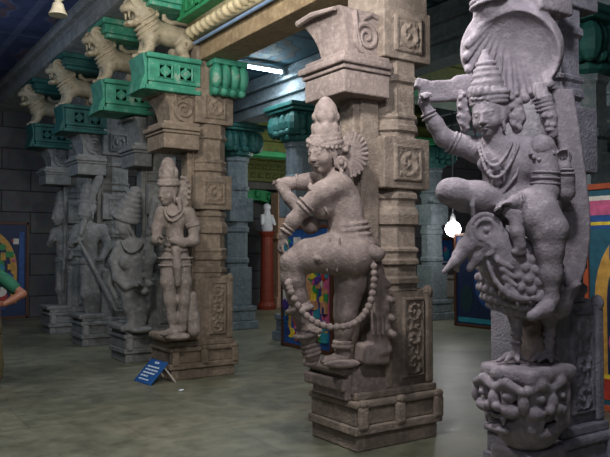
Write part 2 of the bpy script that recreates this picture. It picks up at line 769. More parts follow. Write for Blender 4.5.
def mandala_mat(name, base, ring, line, petal, cell=2.6):
    """painted ceiling squares, each with a lotus of rings and petals"""
    m, nt, b = new_mat(name)
    N, L = nt.nodes, nt.links

    def math_(op, a, c=None, v=None):
        n = N.new('ShaderNodeMath')
        n.operation = op
        if a is not None:
            L.new(a, n.inputs[0])
        if c is not None:
            L.new(c, n.inputs[1])
        if v is not None:
            n.inputs[1].default_value = v
        return n.outputs[0]
    tc = N.new('ShaderNodeTexCoord')
    sp = N.new('ShaderNodeSeparateXYZ')
    L.new(tc.outputs['Object'], sp.inputs[0])
    cx = math_('SUBTRACT', math_('FRACT', math_('DIVIDE', sp.outputs[0], v=cell)), v=.5)
    cy = math_('SUBTRACT', math_('FRACT', math_('DIVIDE', sp.outputs[1], v=cell)), v=.5)
    rad = math_('SQRT', math_('ADD', math_('MULTIPLY', cx, cx), math_('MULTIPLY', cy, cy)))
    ang = math_('ARCTAN2', cy, cx)
    wav = math_('MULTIPLY', math_('SINE', math_('MULTIPLY', ang, v=12.0)), v=.018)
    rp = math_('ADD', rad, wav)
    r = N.new('ShaderNodeValToRGB')
    r.color_ramp.interpolation = 'CONSTANT'
    e = r.color_ramp.elements
    stops = [(0, petal), (.06, line), (.09, ring), (.15, base), (.19, petal), (.26, line), (.28, base), (.33, ring), (.38, line), (.40, base)]
    e[0].position, e[0].color = 0, lin(stops[0][1])
    e[1].position, e[1].color = stops[-1][0], lin(stops[-1][1])
    for p, c in stops[1:-1]:
        x = e.new(p)
        x.color = lin(c)
    L.new(rp, r.inputs['Fac'])
    mxe = math_('MAXIMUM', math_('ABSOLUTE', cx), math_('ABSOLUTE', cy))
    edge = math_('GREATER_THAN', mxe, v=.475)
    mx = N.new('ShaderNodeMix')
    mx.data_type = 'RGBA'
    L.new(edge, mx.inputs['Factor'])
    L.new(r.outputs['Color'], mx.inputs[6])
    mx.inputs[7].default_value = lin(line)
    n = N.new('ShaderNodeTexNoise')
    n.inputs['Scale'].default_value = 3
    n.inputs['Detail'].default_value = 7
    L.new(tc.outputs['Object'], n.inputs['Vector'])
    r2 = N.new('ShaderNodeValToRGB')
    r2.color_ramp.elements[0].position, r2.color_ramp.elements[0].color = .3, (.55, .55, .55, 1)
    r2.color_ramp.elements[1].position, r2.color_ramp.elements[1].color = .7, (1, 1, 1, 1)
    L.new(n.outputs['Fac'], r2.inputs['Fac'])
    m2 = N.new('ShaderNodeMix')
    m2.data_type = 'RGBA'
    m2.blend_type = 'MULTIPLY'
    m2.inputs['Factor'].default_value = 1
    L.new(mx.outputs[2], m2.inputs[6])
    L.new(r2.outputs['Color'], m2.inputs[7])
    L.new(m2.outputs[2], b.inputs['Base Color'])
    b.inputs['Roughness'].default_value = .7
    return m


ST_B = stone('warm_granite', (112, 101, 91), (142, 128, 115), (164, 150, 136))
ST_BF = stone('dusty_granite', (116, 104, 99), (138, 124, 118), (158, 144, 137), scale=4, bump=.32)
ST_R = stone('grey_granite', (118, 111, 117), (136, 128, 135), (154, 146, 152), scale=4, bump=.30)
ST_RP = stone('slate_granite', (108, 106, 116), (136, 133, 144), (150, 146, 156))
ST_A = stone('brown_granite', (110, 98, 84), (142, 126, 108), (162, 146, 128))
ST_AF = stone('dun_granite', (116, 106, 98), (146, 134, 126), (166, 154, 146), scale=4)
ST_C = stone('weathered_granite', (104, 106, 104), (136, 136, 132), (152, 152, 148))
ST_D = stone('aisle_granite', (106, 108, 108), (138, 138, 136), (156, 156, 154))
ST_2 = stone('washed_granite', (92, 106, 112), (126, 138, 142), (146, 152, 152))
ST_DK = stone('dark_granite', (70, 68, 68), (98, 94, 92), (112, 108, 104), bump=.4)  # darker mottled stone for the lintel core and doorway frame
TEAL = worn_paint('teal_paint', (62, 148, 120), .56, (136, 162, 142))
TEAL_D = worn_paint('dark_teal_paint', (34, 96, 90), .6, (70, 100, 96))  # darker teal for the farther brackets and back-row capitals
GREEN = worn_paint('bright_green_paint', (48, 146, 92), .62, (118, 150, 112))
LIONP = worn_paint('cream_paint', (172, 160, 134), .58, (116, 98, 78))
CREAM = worn_paint('cream_moulding_paint', (206, 190, 152), .62, (150, 128, 96))
BEAMB = stone('brown_beam_stone', (128, 108, 82), (160, 138, 104), (176, 156, 124))
GOLDP = worn_paint('gold_green_paint', (92, 96, 40), .56, (40, 74, 40))
FLOOR = floor_mat()

# ------------------------------------------------------------------ the hall
DARKW = block_mat('aisle_wall_blocks', (92, 92, 98), (108, 106, 110), (46, 46, 50), 1.3, .5, 'XZ')
SIDEW = block_mat('side_wall_blocks', (96, 92, 88), (112, 106, 100), (50, 48, 46), 1.3, .5, 'YZ')
CEILM = mandala_mat('aisle_ceiling_paint', (72, 82, 122), (112, 94, 104), (100, 110, 144), (140, 120, 120), 2.7)
CEILS = mandala_mat('side_ceiling_paint', (92, 128, 140), (120, 110, 100), (50, 70, 90), (150, 160, 150), 2.2)

m = MB(); m.box(-7, 22, -4, 17.5, -.12, 0); structure(m.build('floor', FLOOR))
m = MB(); m.box(-7.2, 22.2, 17.5, 17.8, 0, 5.9); structure(m.build('wall_end', DARKW))
m = MB(); m.box(-7.2, 22.2, -4.3, -4, 0, 5.9); structure(m.build('wall_rear', DARKW))
m = MB(); m.box(-7.3, -7, -4, 17.5, 0, 5.9); structure(m.build('wall_left', SIDEW))
m = MB(); m.box(22, 22.3, -4, 17.5, 0, 5.9); structure(m.build('wall_right', SIDEW))
m = MB(); m.box(-7, 3.3, -4, 17.5, 5.55, 5.75); structure(m.build('ceiling_aisle', CEILM))
m = MB(); m.box(4.37, 22, -4, 17.5, 4.85, 5.05); structure(m.build('ceiling_side', CEILS))

ROW1 = dict(R=3.08, B=4.70, A=8.35, C=9.95, D=12.0, E=14.1)
OX = 4.05

# long beam over the lions
m = MB()
m.box(3.04, 4.35, -3.98, 17.49, 4.86, 5.05, bev=.015)
m.box(3.12, 4.3, -3.98, 17.49, 5.05, 5.22)
m.box(3.02, 4.3, -3.98, 17.49, 5.22, 5.32, bev=.015)
m.box(3.16, 4.3, -3.98, 17.49, 5.32, 5.549)
tag(m.build('stone_beam', ST_D), 'long moulded stone beam running over the lion brackets down the dim aisle', 'beam')

# lintel over the crossing between the two groups of pillars
lin_root = empty('painted_lintel', (4.05, 6.5, 4.02))
tag(lin_root, 'brown stone lintel with cream beaded moulding and green frieze spanning the crossing', 'beam')
m = MB(); m.box(3.84, 4.26, 4.96, 8.09, 4.02, 4.24, bev=.012)
m.build('lintel_block', BEAMB, lin_root)
m = MB(); m.box(3.80, 4.2, 4.96, 8.09, 4.24, 4.40)
m.build('lintel_core', ST_DK, lin_root)
m = MB()
m.box(3.66, 4.2, 4.96, 8.09, 4.40, 4.45)
y = 5.0
while y < 8.0:
    m.ball((3.70, y + .07, 4.33), (.10, .068, .075), seg=10)
    y += .14
m.box(3.70, 3.84, 4.96, 8.09, 4.26, 4.40)
m.build('beaded_moulding', CREAM, lin_root, True)
m = MB()
m.box(3.52, 4.2, 4.96, 8.09, 4.45, 4.50, bev=.01)
m.box(3.56, 4.2, 4.96, 8.09, 4.50, 4.80)
m.box(3.48, 4.2, 4.96, 8.09, 4.80, 4.855)
y = 5.05
while y < 7.9:
    m.box(3.535, 3.57, y, y + .02, 4.52, 4.78)
    m.box(3.535, 3.57, y + .3, y + .32, 4.52, 4.78)
    m.box(3.535, 3.57, y, y + .32, 4.52, 4.54)
    m.box(3.535, 3.57, y, y + .32, 4.76, 4.78)
    for q in range(4):
        m.ball((3.555, y + .16 + .055 * math.cos(q * math.pi / 2), 4.65 + .055 * math.sin(q * math.pi / 2)), (.02, .045, .045), seg=8)
    y += .36
m.build('green_frieze', GREEN, lin_root)
m = MB()
m.tube([(3.76, 4.97, 4.22), (3.76, 8.08, 4.22)], .022)
tag(m.build('cable_conduit', plain('blue_grey_conduit', (120, 146, 176), .35)), 'blue grey conduit pipe running under the cream beaded moulding', 'pipe')


def beam_row(x0, x1, z0, z1, mat, label):
    m = MB()
    m.box(x0 + .08, x1 - .08, -3.98, 17.49, z0, z0 + .2, bev=.015)
    m.box(x0 + .02, x1 - .02, -3.98, 17.49, z0 + .2, z0 + .27, bev=.01)
    m.box(x0 + .06, x1 - .06, -3.98, 17.49, z0 + .27, z0 + .45)
    m.box(x0 - .04, x1 + .04, -3.98, 17.49, z0 + .45, z1, bev=.015)
    return tag(m.build('stone_beam', mat), label, 'beam')


beam_row(6.6, 7.2, 4.16, 4.84, ST_2, 'dark bluish moulded stone beam behind the lit ceiling tube, carried by teal capitals')
beam_row(11.3, 11.9, 4.16, 4.84, ST_2, 'far moulded stone beam deep in the hall beyond the second row of pillars')
for i, (yy, lab) in enumerate(((4.9, 'green and gold painted cross beam beside the grey pillar behind the peacock rider'),
                               (8.2, 'green and gold painted cross beam seen under the raised stone arm'),
                               (11.6, 'green and gold painted cross beam deep behind the dancing woman statue'),
                               (15.4, 'green and gold painted cross beam above the far bright doorway'))):
    m = MB()
    x0, x1 = (7.242, 11.258)
    m.box(x0, x1, yy - .2, yy + .2, 4.10, 4.28)
    m.box(x0, x1, yy - .24, yy + .24, 4.28, 4.34)
    m.box(x0, x1, yy - .18, yy + .18, 4.34, 4.56)
    m.box(x0, x1, yy - .26, yy + .26, 4.56, 4.63)
    m.box(x0, x1, yy - .2, yy + .2, 4.63, 4.845)
    b = tag(m.build('painted_beam', GOLDP), lab, 'beam', 'painted cross beams')
    m = MB()
    m.box(x0, x1, yy - .23, yy + .23, 3.98, 4.10)
    m.build('green_fillet', GREEN, b)


# ------------------------------------------------------------------ carved pillars of the front row
def swirl(a, b, w, h):
    """leafy scroll: two counter-turning spirals in a raised border"""
    bd = min(a, b, w - a, h - b)
    t = min(w, h)
    if bd < .09 * t:
        return .75 + .25 * math.cos(bd / (.09 * t) * math.pi * 2)
    if bd < .14 * t:
        return .1
    x, y = a - w / 2, b - h / 2
    best = 0.12
    n = max(1, int(round(h / w)))
    for i in range(n):
        cy = (i + .5) * h / n - h / 2
        dx, dy = x, y - cy
        r = math.hypot(dx, dy) / (.42 * t)
        th = math.atan2(dy, dx) * (1 if i % 2 == 0 else -1)
        v = .5 + .5 * math.cos(th * 1.0 + r * 9.0)
        pet = .5 + .5 * math.cos(7 * th + 3 * r)
        leaf = .5 + .5 * math.cos(11 * th - 6 * r) * math.cos(5.5 * r)
        f = (.25 + .75 * v ** 1.4 * (.55 + .45 * pet)) if r < .8 else .15 + .75 * leaf
        best = max(best, f * max(0, min(1, 1.9 - r * 1.1)))
    return best


def rosette(a, b, w, h):
    bd = min(a, b, w - a, h - b)
    t = min(w, h)
    if bd < .10 * t:
        return 1.0
    x, y = (a - w / 2) / t, (b - h / 2) / t
    r = math.hypot(x, y)
    th = math.atan2(y, x)
    d = abs(x) + abs(y)
    v = 0.0
    if r < .09:
        v = .9
    elif r < .30 + .07 * math.cos(4 * th):
        v = .75 + .2 * math.cos(8 * th)
    if .36 < d < .42:
        v = max(v, .8)
    return v


def scale_lines(a, b, w, h):
    return .5 + .5 * math.cos(b / h * 2 * math.pi * 5) * math.cos(a / w * 2 * math.pi * 3)


def carved_pillar(oy, st, label, pedestal='slab', bracket=True, bm_mat=None, lotus=True, stf=None, slab=-.53, cz=0.0, cdx=.08):
    ox = OX
    root = empty('carved_pillar', (ox, oy, 0))
    tag(root, label, 'pillar', 'carved pillars of the front row')

    def bx(m, x0, x1, y0, y1, z0, z1, bev=.012, **k):
        m.box(ox + x0, ox + x1, oy + y0, oy + y1, z0, z1, bev=bev, **k)
    # base
    m = MB()
    fx = .38 if pedestal == 'none' else 0
    bx(m, -.60 + fx, .28, -.31, .31, 0, .13)
    bx(m, -.63 + fx, .32, -.34, .33, .13, .20)
    bx(m, -.61 + fx, .29, -.31, .31, .20, .34)
    bx(m, -.63 + fx, .32, -.34, .33, .34, .40, bev=.02)
    bx(m, -.60 + fx, .29, -.30, .30, .40, .46)
    for x in ((-.55, -.16, .27) if not fx else (.27,)):
        bx(m, x - .05, x + .05, -.36, -.30, .17, .36, bev=.025)
        m.ball((ox + x, oy - .335, .38), (.05, .035, .035), seg=8)
    m.build('base', st, root)
    # shaft
    m = MB()
    bx(m, -.25, .25, -.25, .25, .44, 1.27)
    bx(m, -.27, -.19, -.285, -.2, .46, 1.22, bev=.02)
    bx(m, .19, .27, -.285, -.2, .46, 1.22, bev=.02)
    for x in (-.23, .23):
        m.ball((ox + x, oy - .255, 1.24), (.05, .045, .06), seg=8)
    c8 = math.cos(math.pi / 8)
    r0 = .25 / c8
    prof = [(r0, 1.25), (r0, 1.30), (r0 * 1.07, 1.32), (r0 * 1.07, 1.36), (r0 * .97, 1.38), (r0 * .97, 1.46), (r0 * 1.07, 1.48), (r0 * 1.07, 1.51), (r0, 1.53), (r0, 1.57),
            (r0 * 1.06, 1.59), (r0 * 1.06, 1.61), (r0 * .94, 1.63), (r0 * .94, 1.80), (r0 * 1.06, 1.82), (r0 * 1.09, 1.90), (r0 * 1.03, 1.95), (r0 * .95, 1.97), (r0 * .95, 2.02),
            (r0 * 1.03, 2.04), (r0 * 1.03, 2.08), (r0 * .9, 2.10), (r0 * .9, 2.14)]
    m.lathe(ox, oy, prof, 8, math.pi / 8)
    bx(m, -.26, .26, -.26, .26, 2.12, 2.56)
    prof = [(r0 * .95, 2.54), (r0 * .95, 2.60), (r0 * 1.05, 2.62), (r0 * 1.05, 2.66), (r0 * .98, 2.68), (r0 * .98, 2.71), (r0 * 1.04, 2.73), (r0 * 1.04, 2.75), (r0 * .93, 2.77), (r0 * .93, 3.02),
            (r0 * 1.04, 3.04), (r0 * 1.04, 3.08), (r0 * .96, 3.10), (r0 * .96, 3.24)]
    m.lathe(ox, oy, prof, 8, math.pi / 8)
    bx(m, -.27, .27, -.27, .27, 3.22, 3.66)
    bx(m, -.25, .25, -.25, .25, 3.66, 4.86)
    m.build('shaft', st, root)
    # carved panels on the side towards the open floor
    for (z0, z1, w, yf) in ((.52, 1.2, .24, -.25), (2.18, 2.50, .32, -.26), (3.28, 3.60, .32, -.27))[:1 if fx else 3]:
        m = MB()
        m.relief((ox + (.06 if w < .3 else 0), oy + yf, (z0 + z1) / 2), (1, 0, 0), (0, 0, 1), (0, -1, 0), w, z1 - z0, swirl, 36, int(36 * (z1 - z0) / w), depth=.032)
        m.build('carved_panel', st, root)
    # slab behind the statue
    if pedestal != 'none':
        m = MB()
        sx = slab
        bx(m, sx + .04, -.24, -.14, .06, .44, 2.9)
        bx(m, sx + .10, -.24, -.17, .06, .46, 2.88)
        m.build('backing_slab', st, root)
    # pedestal under the statue
    m = MB()
    if pedestal == 'slab':
        bx(m, -.63, -.24, -.255, .12, .40, .62)
        bx(m, -.66, -.3, -.25, .2, .40, .50)
        bx(m, -.69, -.24, -.25, .31, .47, .57, bev=.02)
        bx(m, -.65, -.24, -.22, .28, .57, .60)
        bx(m, -.70, -.24, -.26, .32, .60, .675, bev=.03)
        m.prism([(ox - .62, .46), (ox - .60, .66), (ox - .42, .70), (ox - .20, .50), (ox - .20, .44), (ox - .60, .44)], oy - .275, oy + .2)
        m.build('pedestal', stf or st, root)
    elif pedestal == 'step':
        bx(m, -.62, -.24, -.28, .24, .34, .47, bev=.03)
        bx(m, -.68, -.24, -.30, .26, .47, .565, bev=.035)
        m.build('pedestal', stf or st, root)
    elif pedestal == 'low':
        bx(m, -.66, -.24, -.31, .31, .455, .53, bev=.02)
        m.build('pedestal', stf or st, root)
    # corbel and scroll bracket over the statue's head
    m = MB()
    bx(m, -.78 + cdx, -.22, -.29, .27, 2.86 + cz, 3.05 + cz, bev=.012)
    bx(m, -.80 + cdx, -.22, -.31, .29, 3.05 + cz, 3.09 + cz)
    bx(m, -.83 + cdx, -.22, -.335, .315, 3.09 + cz, 3.15 + cz, bev=.015)
    bx(m, -.78 + cdx, -.22, -.29, .27, 3.15 + cz, 3.20 + cz)
    m.build('corbel', stf or st, root)
    m = MB()
    rings = []
    for t in np.linspace(0, 1, 10):
        xf = -.66 - .05 * t - .10 * t ** 3
        z = 3.19 + cz + .40 * t
        yb = .18 + .16 * t ** 2
        rings.append([m.bm.verts.new((ox + cdx + a, oy + b, z)) for a, b in ((xf, yb), (xf + .05 * t, -.19), (-.22, -.19), (-.22, .19))])
    for a, b in zip(rings, rings[1:]):
        for q in range(4):
            m.bm.faces.new((a[q], a[(q + 1) % 4], b[(q + 1) % 4], b[q]))
    m.bm.faces.new(rings[0][::-1])
    m.bm.faces.new(rings[-1])
    m.tube([(ox + cdx - .81, oy + .33, 3.56 + cz), (ox + cdx - .82, oy + .1, 3.575 + cz), (ox + cdx - .78, oy - .17, 3.565 + cz)], [.03, .026, .018], 8)
    for yf in (-.195,):
        pts = []
        for i in range(46):
            th = i * .27
            r = .135 * (1 - i / 52)
            pts.append((ox + cdx - .47 + r * math.cos(-th - 1.9), oy + yf, 3.37 + cz + r * math.sin(-th - 1.9)))
        m.tube(pts, [.026 - .0003 * i for i in range(46)], 8)
        m.tube([(ox + cdx - .44, oy + yf, 3.21 + cz), (ox + cdx - .54, oy + yf, 3.27 + cz), (ox + cdx - .58, oy + yf, 3.40 + cz), (ox + cdx - .60, oy + yf, 3.57 + cz)], .026, 8)
        m.tube([(ox + cdx - .27, oy + yf, 3.22 + cz), (ox + cdx - .25, oy + yf, 3.40 + cz), (ox + cdx - .30, oy + yf, 3.54 + cz), (ox + cdx - .42, oy + yf, 3.57 + cz), (ox + cdx - .52, oy + yf, 3.52 + cz)], .024, 8)
    m.build('scroll_bracket', stf or st, root, False)
    if bracket:
        m = MB()
        bx(m, -.93, -.2, -.29, .29, 3.56, 3.62, bev=.012)
        bx(m, -.88, -.2, -.25, .25, 3.62, 3.67)
        bx(m, -.90, -.2, -.27, .27, 3.67, 3.95)
        bx(m, -.93, -.2, -.31, .31, 3.95, 4.015, bev=.015)
        # curled end of the bracket
        m.prism([(ox - .90, 3.58), (ox - 1.0, 3.55), (ox - .97, 3.66), (ox - .93, 3.76), (ox - .94, 3.88), (ox - .97, 4.01), (ox - .90, 4.01)], oy - .24, oy + .24, bev=.01)
        pb = m.build('painted_bracket', bm_mat, root)
        for x in (-.68, -.41):
            m = MB()
            m.relief((ox + x, oy - .27, 3.81), (1, 0, 0), (0, 0, 1), (0, -1, 0), .20, .19, rosette, 34, 30, depth=.025)
            m.build('rosette_panel', bm_mat, pb)
        m = MB()
        bx(m, -.90, -.2, -.3, .3, 4.60, 4.66, bev=.012)
        bx(m, -.94, -.2, -.33, .33, 4.66, 4.78)
        bx(m, -.98, -.2, -.37, .37, 4.78, 4.858, bev=.012)
        m.build('lion_canopy', bm_mat, root)
    if lotus:
        m = MB()
        s = -1
        bx(m, -.12, .36, -.50, -.25, 3.95, 4.02, bev=.012)
        bx(m, -.08, .32, -.42, -.25, 3.58, 3.96)
        for i in range(4):
            m.ball((ox - .07 + i * .126, oy - .45, 3.80), (.075, .09, .17), seg=12)
            m.ball((ox - .07 + i * .126, oy - .42, 3.62), (.06, .06, .06), seg=8)
        m.build('lotus_corbel', bm_mat, root, True)
    return root


carved_pillar(ROW1['B'], ST_B, 'beige carved stone pillar behind the dancing woman statue with bare scroll bracket above', 'slab', False, GREEN, False, ST_BF)
carved_pillar(ROW1['R'], ST_RP, 'bluish grey carved stone pillar behind the peacock rider statue', 'none', False, GREEN, False, ST_R, -.36, .62)
carved_pillar(ROW1['A'], ST_A, 'brown carved stone pillar beside the small blue sign, bright green lotus corbel on top', 'step', True, TEAL, True, None, -.36)
carved_pillar(ROW1['C'], ST_C, 'grey carved pillar just behind the brown one, plump woman statue on its low pedestal', 'low', True, TEAL, False, ST_D, -.36, -.05, .30)
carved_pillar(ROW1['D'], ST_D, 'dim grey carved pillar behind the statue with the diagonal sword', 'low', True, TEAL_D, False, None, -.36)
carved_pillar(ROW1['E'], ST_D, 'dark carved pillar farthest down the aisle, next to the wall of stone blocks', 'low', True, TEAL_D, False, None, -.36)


# ------------------------------------------------------------------ plainer pillars of the rows behind
def plain_pillar(x, y, mat, cap_mat, label, src=None):
    if src is not None:
        r = src.copy()
        COL.objects.link(r)
        r.location = (x, y, 0)
        r['label'] = label
        for ch in src.children:
            c = ch.copy()
            COL.objects.link(c)
            c.parent = r
        return r
    root = empty('stone_pillar', (x, y, 0))
    tag(root, label, 'pillar', 'plain pillars of the rows behind')
    m = MB()
    m.box(x - .36, x + .36, y - .36, y + .36, 0, .16, bev=.015)
    m.box(x - .31, x + .31, y - .31, y + .31, .16, .36, bev=.02)
    m.box(x - .33, x + .33, y - .33, y + .33, .36, .46, bev=.02)
    m.build('base', mat, root)
    m = MB()
    m.box(x - .25, x + .25, y - .25, y + .25, .44, 1.25, bev=.012)
    r0 = .27
    m.lathe(x, y, [(r0 * .95, 1.22), (r0 * .95, 1.32), (r0 * 1.06, 1.35), (r0 * 1.06, 1.42), (r0 * .93, 1.45), (r0 * .93, 1.95), (r0 * 1.05, 1.98), (r0 * 1.05, 2.06), (r0 * .93, 2.09), (r0 * .93, 2.2)], 8, math.pi / 8)
    m.box(x - .27, x + .27, y - .27, y + .27, 2.18, 2.66, bev=.012)
    m.lathe(x, y, [(r0 * .93, 2.64), (r0 * .93, 2.8), (r0 * 1.05, 2.83), (r0 * 1.05, 2.9), (r0 * .93, 2.93), (r0 * .93, 3.4), (r0 * 1.04, 3.43), (r0 * 1.04, 3.52)], 8, math.pi / 8)
    m.build('shaft', mat, root)
    m = MB()
    m.lathe(x, y, [(.27, 3.50), (.34, 3.54), (.36, 3.60), (.30, 3.64)], 16)
    for i in range(4):
        a = i * math.pi / 2
        M = Matrix.Translation((x, y, 0)) @ Matrix.Rotation(a, 4, 'Z')
        for q in (-.2, 0, .2):
            m.ball((.30, q, 3.83), (.14, .10, .20), M, 12)
            m.ball((.36, q, 3.66), (.08, .075, .07), M, 8)
        m.ball((.33, .33, 3.80), (.13, .13, .22), M, 10)
    m.box(x - .30, x + .30, y - .30, y + .30, 3.62, 4.02)
    m.box(x - .44, x + .44, y - .44, y + .44, 4.02, 4.08, bev=.015)
    m.box(x - .48, x + .48, y - .48, y + .48, 4.08, 4.16, bev=.015)
    m.build('lotus_capital', cap_mat, root)
    return root


pp = plain_pillar(6.9, 10.4, ST_2, TEAL_D, 'pale blue grey pillar with teal lotus capital seen left of the dancing woman head')
plain_pillar(6.9, 12.8, None, None, 'bluish pillar with dark teal capital standing just behind the brown carved pillar', pp)
plain_pillar(6.9, 4.7, None, None, 'pillar with teal capital mostly hidden behind the bluish grey carved pillar', pp)
plain_pillar(11.6, 11.9, None, None, 'far pillar deep in the hall beside the beige carved pillar edge', pp)

# ------------------------------------------------------------------ the dancing woman on the beige pillar
DB = 5.58
root = empty('woman_statue', at(336, 363, DB))
tag(root, 'stone statue of a dancing woman with one knee raised and a long garland', 'statue')
s = Carve(336, 230, DB, .0095)
s.amp = .0011
# standing leg (far) and raised leg (near)
s.chain([(352, 258, 4, 22), (351, 282, 4, 16), (347, 302, 4, 12.5), (345, 314, 3, 11), (344, 330, 5, 9), (343, 344, 6, 6.8), (343, 355, 6, 8)], 5)
s.cap((343, 358, 6), (326, 361, 1), 6.5, 5, 4)
for i in range(5):
    s.cap((327, 361, -2 + 2.2 * i), (321.5 + .5 * abs(i - 1), 362, -2.5 + 2.2 * i), 2.1, 1.9, 1)
s.chain([(352, 256, -8, 21), (330, 254, -12, 19), (308, 256, -14, 16), (294, 262, -15, 13)], 6)
s.chain([(293, 263, -15, 12.5), (293, 278, -13, 12), (297, 296, -10, 10), (301, 313, -8, 7)], 4)
s.chain([(302, 316, -8, 8), (306, 332, -7, 8.5), (310, 346, -6, 7.5), (313, 357, -5, 6)], 3)
s.cap((313, 357, -5), (313, 362, -5), 6, 4.5, 3)
for i in range(4):
    s.cap((308 + 2.6 * i, 360, -8), (307 + 2.6 * i, 364.5, -10), 2.1, 1.9, 1)
# hips, belly, torso
s.ell((352, 251, -2), (27, 20, 22), (0, 0, -8), 8)
s.ell((349, 232, -1), (19, 15, 17), None, 8)
s.ell((345, 214, -2), (18.5, 24, 16), (0, 0, 4), 9)
s.ell((338, 196, -2), (19, 19, 17), None, 9)
s.ell((323, 207, -11), (12, 12.5, 12), None, 4)
s.ell((311, 225, 3), (9.5, 9.5, 10), None, 3)
# belly folds
for yy, xx, rr in ((225, 349, 18.5), (230, 350, 19.5), (236, 351, 20.5)):
    s.tor((xx, yy, -1.5), rr, 1.6, (0, 0, -8), 2, .9)
# neck and shoulders
s.cap((334, 172, 2), (337, 184, 1), 9.5, 11, 5)
s.cap((341, 186, -11), (325, 181, 12), 11, 10, 8)
# near arm
s.chain([(336, 185, -14, 12), (322, 193, -18, 10.5), (304, 208, -20, 8.2)], 5)
s.chain([(304, 208, -20, 8), (293, 221, -20, 7), (284, 235, -18, 5)], 4)
# far arm, stretched out, with the thin arm that comes up from the elbow
s.chain([(322, 178, 12, 9), (304, 182, 12, 7.6), (288, 184, 9, 6.2), (280, 183, 6, 4.6)], 5)
s.chain([(300, 211, 0, 7), (290, 199, 2, 6), (280, 188, 4, 4.6)], 4)
carve_head(s, (323, 153, -3), 40, 42, 6, -4)
# cap of hair at the back
s.ell((332, 148, 3), (14, 14, 14), None, 4)
carve_hand(s, (283, 236, -18), (-.2, -1, -.05), (.6, .1, .5), 23, 16, 1)
carve_hand(s, (281, 184, 6), (-.9, .25, -.3), (.2, -.6, -.6), 15, 55, 1)
s.build('body', ST_BF, root)

# tall crown
c = s.twin(.0085)
c.amp = .001
for yy, R, r in ((143.5, 16.5, 2.6), (139, 15.2, 2.4), (135, 14.8, 1.6)):
    c.tor((325 + (143 - yy) * .05, yy, 0), R, r, (0, 14, -8), 1.2, .95)
for i in range(22):
    a = i * 2 * math.pi / 22
    c.ball((325 + 17.5 * math.cos(a), 143 + 4.2 * math.sin(a) - 2.2 * math.cos(a) * -1, 17 * math.sin(a) * -1), 2.1, .8)
c.chain([(325.5, 141, 0, 14.5), (326, 133, 0, 13), (326.5, 127, 0, 10.5)], 3)
c.ell((326, 115, 0), (12.2, 16.5, 12), None, 4)
c.ell((325.5, 103, 0), (6, 6.5, 6), None, 3)
for a in (-.9, 0, .9, 1.8, 2.7, 3.6, 4.5):
    c.ell((326 + 11.5 * math.sin(a), 129, -11.5 * math.cos(a)), (4, 6.5, 3.2), None, 1.5)
    c.ell((326 + 10.5 * math.sin(a + .4), 117, -10.5 * math.cos(a + .4)), (4, 5, 3), None, 1.5)
    c.ell((326 + 7.5 * math.sin(a), 107, -7.5 * math.cos(a)), (3, 4, 2.6), None, 1.5)
c.build('crown', ST_BF, root)

# ribbed fan behind the ear, ear flower and hanging tassel
f = s.twin(.0085)
M = rotm(-16, 0, 8)
t = f.P(351, 155, 3)
f.local(M, t, f.u)
f.ell((0, 0, 0), (17, 22, 3.2), None, 1)
for i in range(15):
    a = -1.9 + i * 3.6 / 14
    f.cap((7 * math.cos(a) - 1, 9 * math.sin(a), -2.4), (17.2 * math.cos(a) - .5, 22 * math.sin(a), -1.4), 1.0, 2.1, .6)
f.end()
f.tor((341, 163, -9), 5.2, 2.2, (-20, 90, 0), 1)
f.ball((341, 163, -10.5), 3.2, 1)
f.ball((346, 150, -4), 3.4, 1)
f.ball((348, 145, -2), 2.6, 1)
for i in range(5):
    f.ball((341.5 - .4 * i, 171 + 3.6 * i, -13 - .8 * i), 2.6, .8)
f.build('ear_ornament', ST_BF, root)

# jewellery and drapery
j = s.twin(.0085)
for p in (bez((309, 187, -22), (316, 199, -27), (341, 184, -24), 9), bez((310, 184, -21), (317, 194, -25), (340, 181, -22), 9)):
    j.chain([(q[0], q[1], q[2], 1.7) for q in p], 1)
j.ell((326, 190, -24), (5, 3.4, 3), None, 2)
j.build('shoulder_drape', ST_BF, root)
for x, y, z, R, r, ro in ((303.5, 208, -20, 8.8, 1.7, 47), (306.8, 204.8, -20, 9.2, 1.5, 47), (286, 231.5, -18.4, 5.9, 1.6, 32), (288.5, 227.5, -18.8, 6.4, 1.4, 36), (297, 182, 11, 7.4, 1.4, 86)):
    j = s.twin(.0085)
    j.tor((x, y, z), R, r, (0, 0, ro), .8)
    j.build('bracelet', ST_BF, root)
j = s.twin(.0085)
p = bez((330, 184, -14), (318, 200, -24), (328, 214, -22), 10)
j.chain([(q[0], q[1], q[2], 1.1) for q in p], .6)
beads(j, p, 1.6)
j.build('necklace', ST_BF, root)

d = s.twin(.0095)
d.amp = .0012
for (x, y, R, yy) in ((349, 246, 22.5, 19), (349, 250, 24, 19)):
    d.tor((x + 1, y, -2), R, 2.2, (0, 0, -9), 1, .9)
d.chain([(360, 250, -16, 6), (370, 252, -16, 7), (376, 254, -15, 7.5)], 3)
d.ball((379, 254, -15), 6.2, 2)
d.ell((318, 259, -30), (6, 4.2, 2.5), (0, 0, 30), 1)
d.ball((318, 259, -32), 2.2, 1)
for x in (330, 340):
    d.cap((x, 238, -28), (x - 3, 271, -27), 1.2, 1.2, 1)
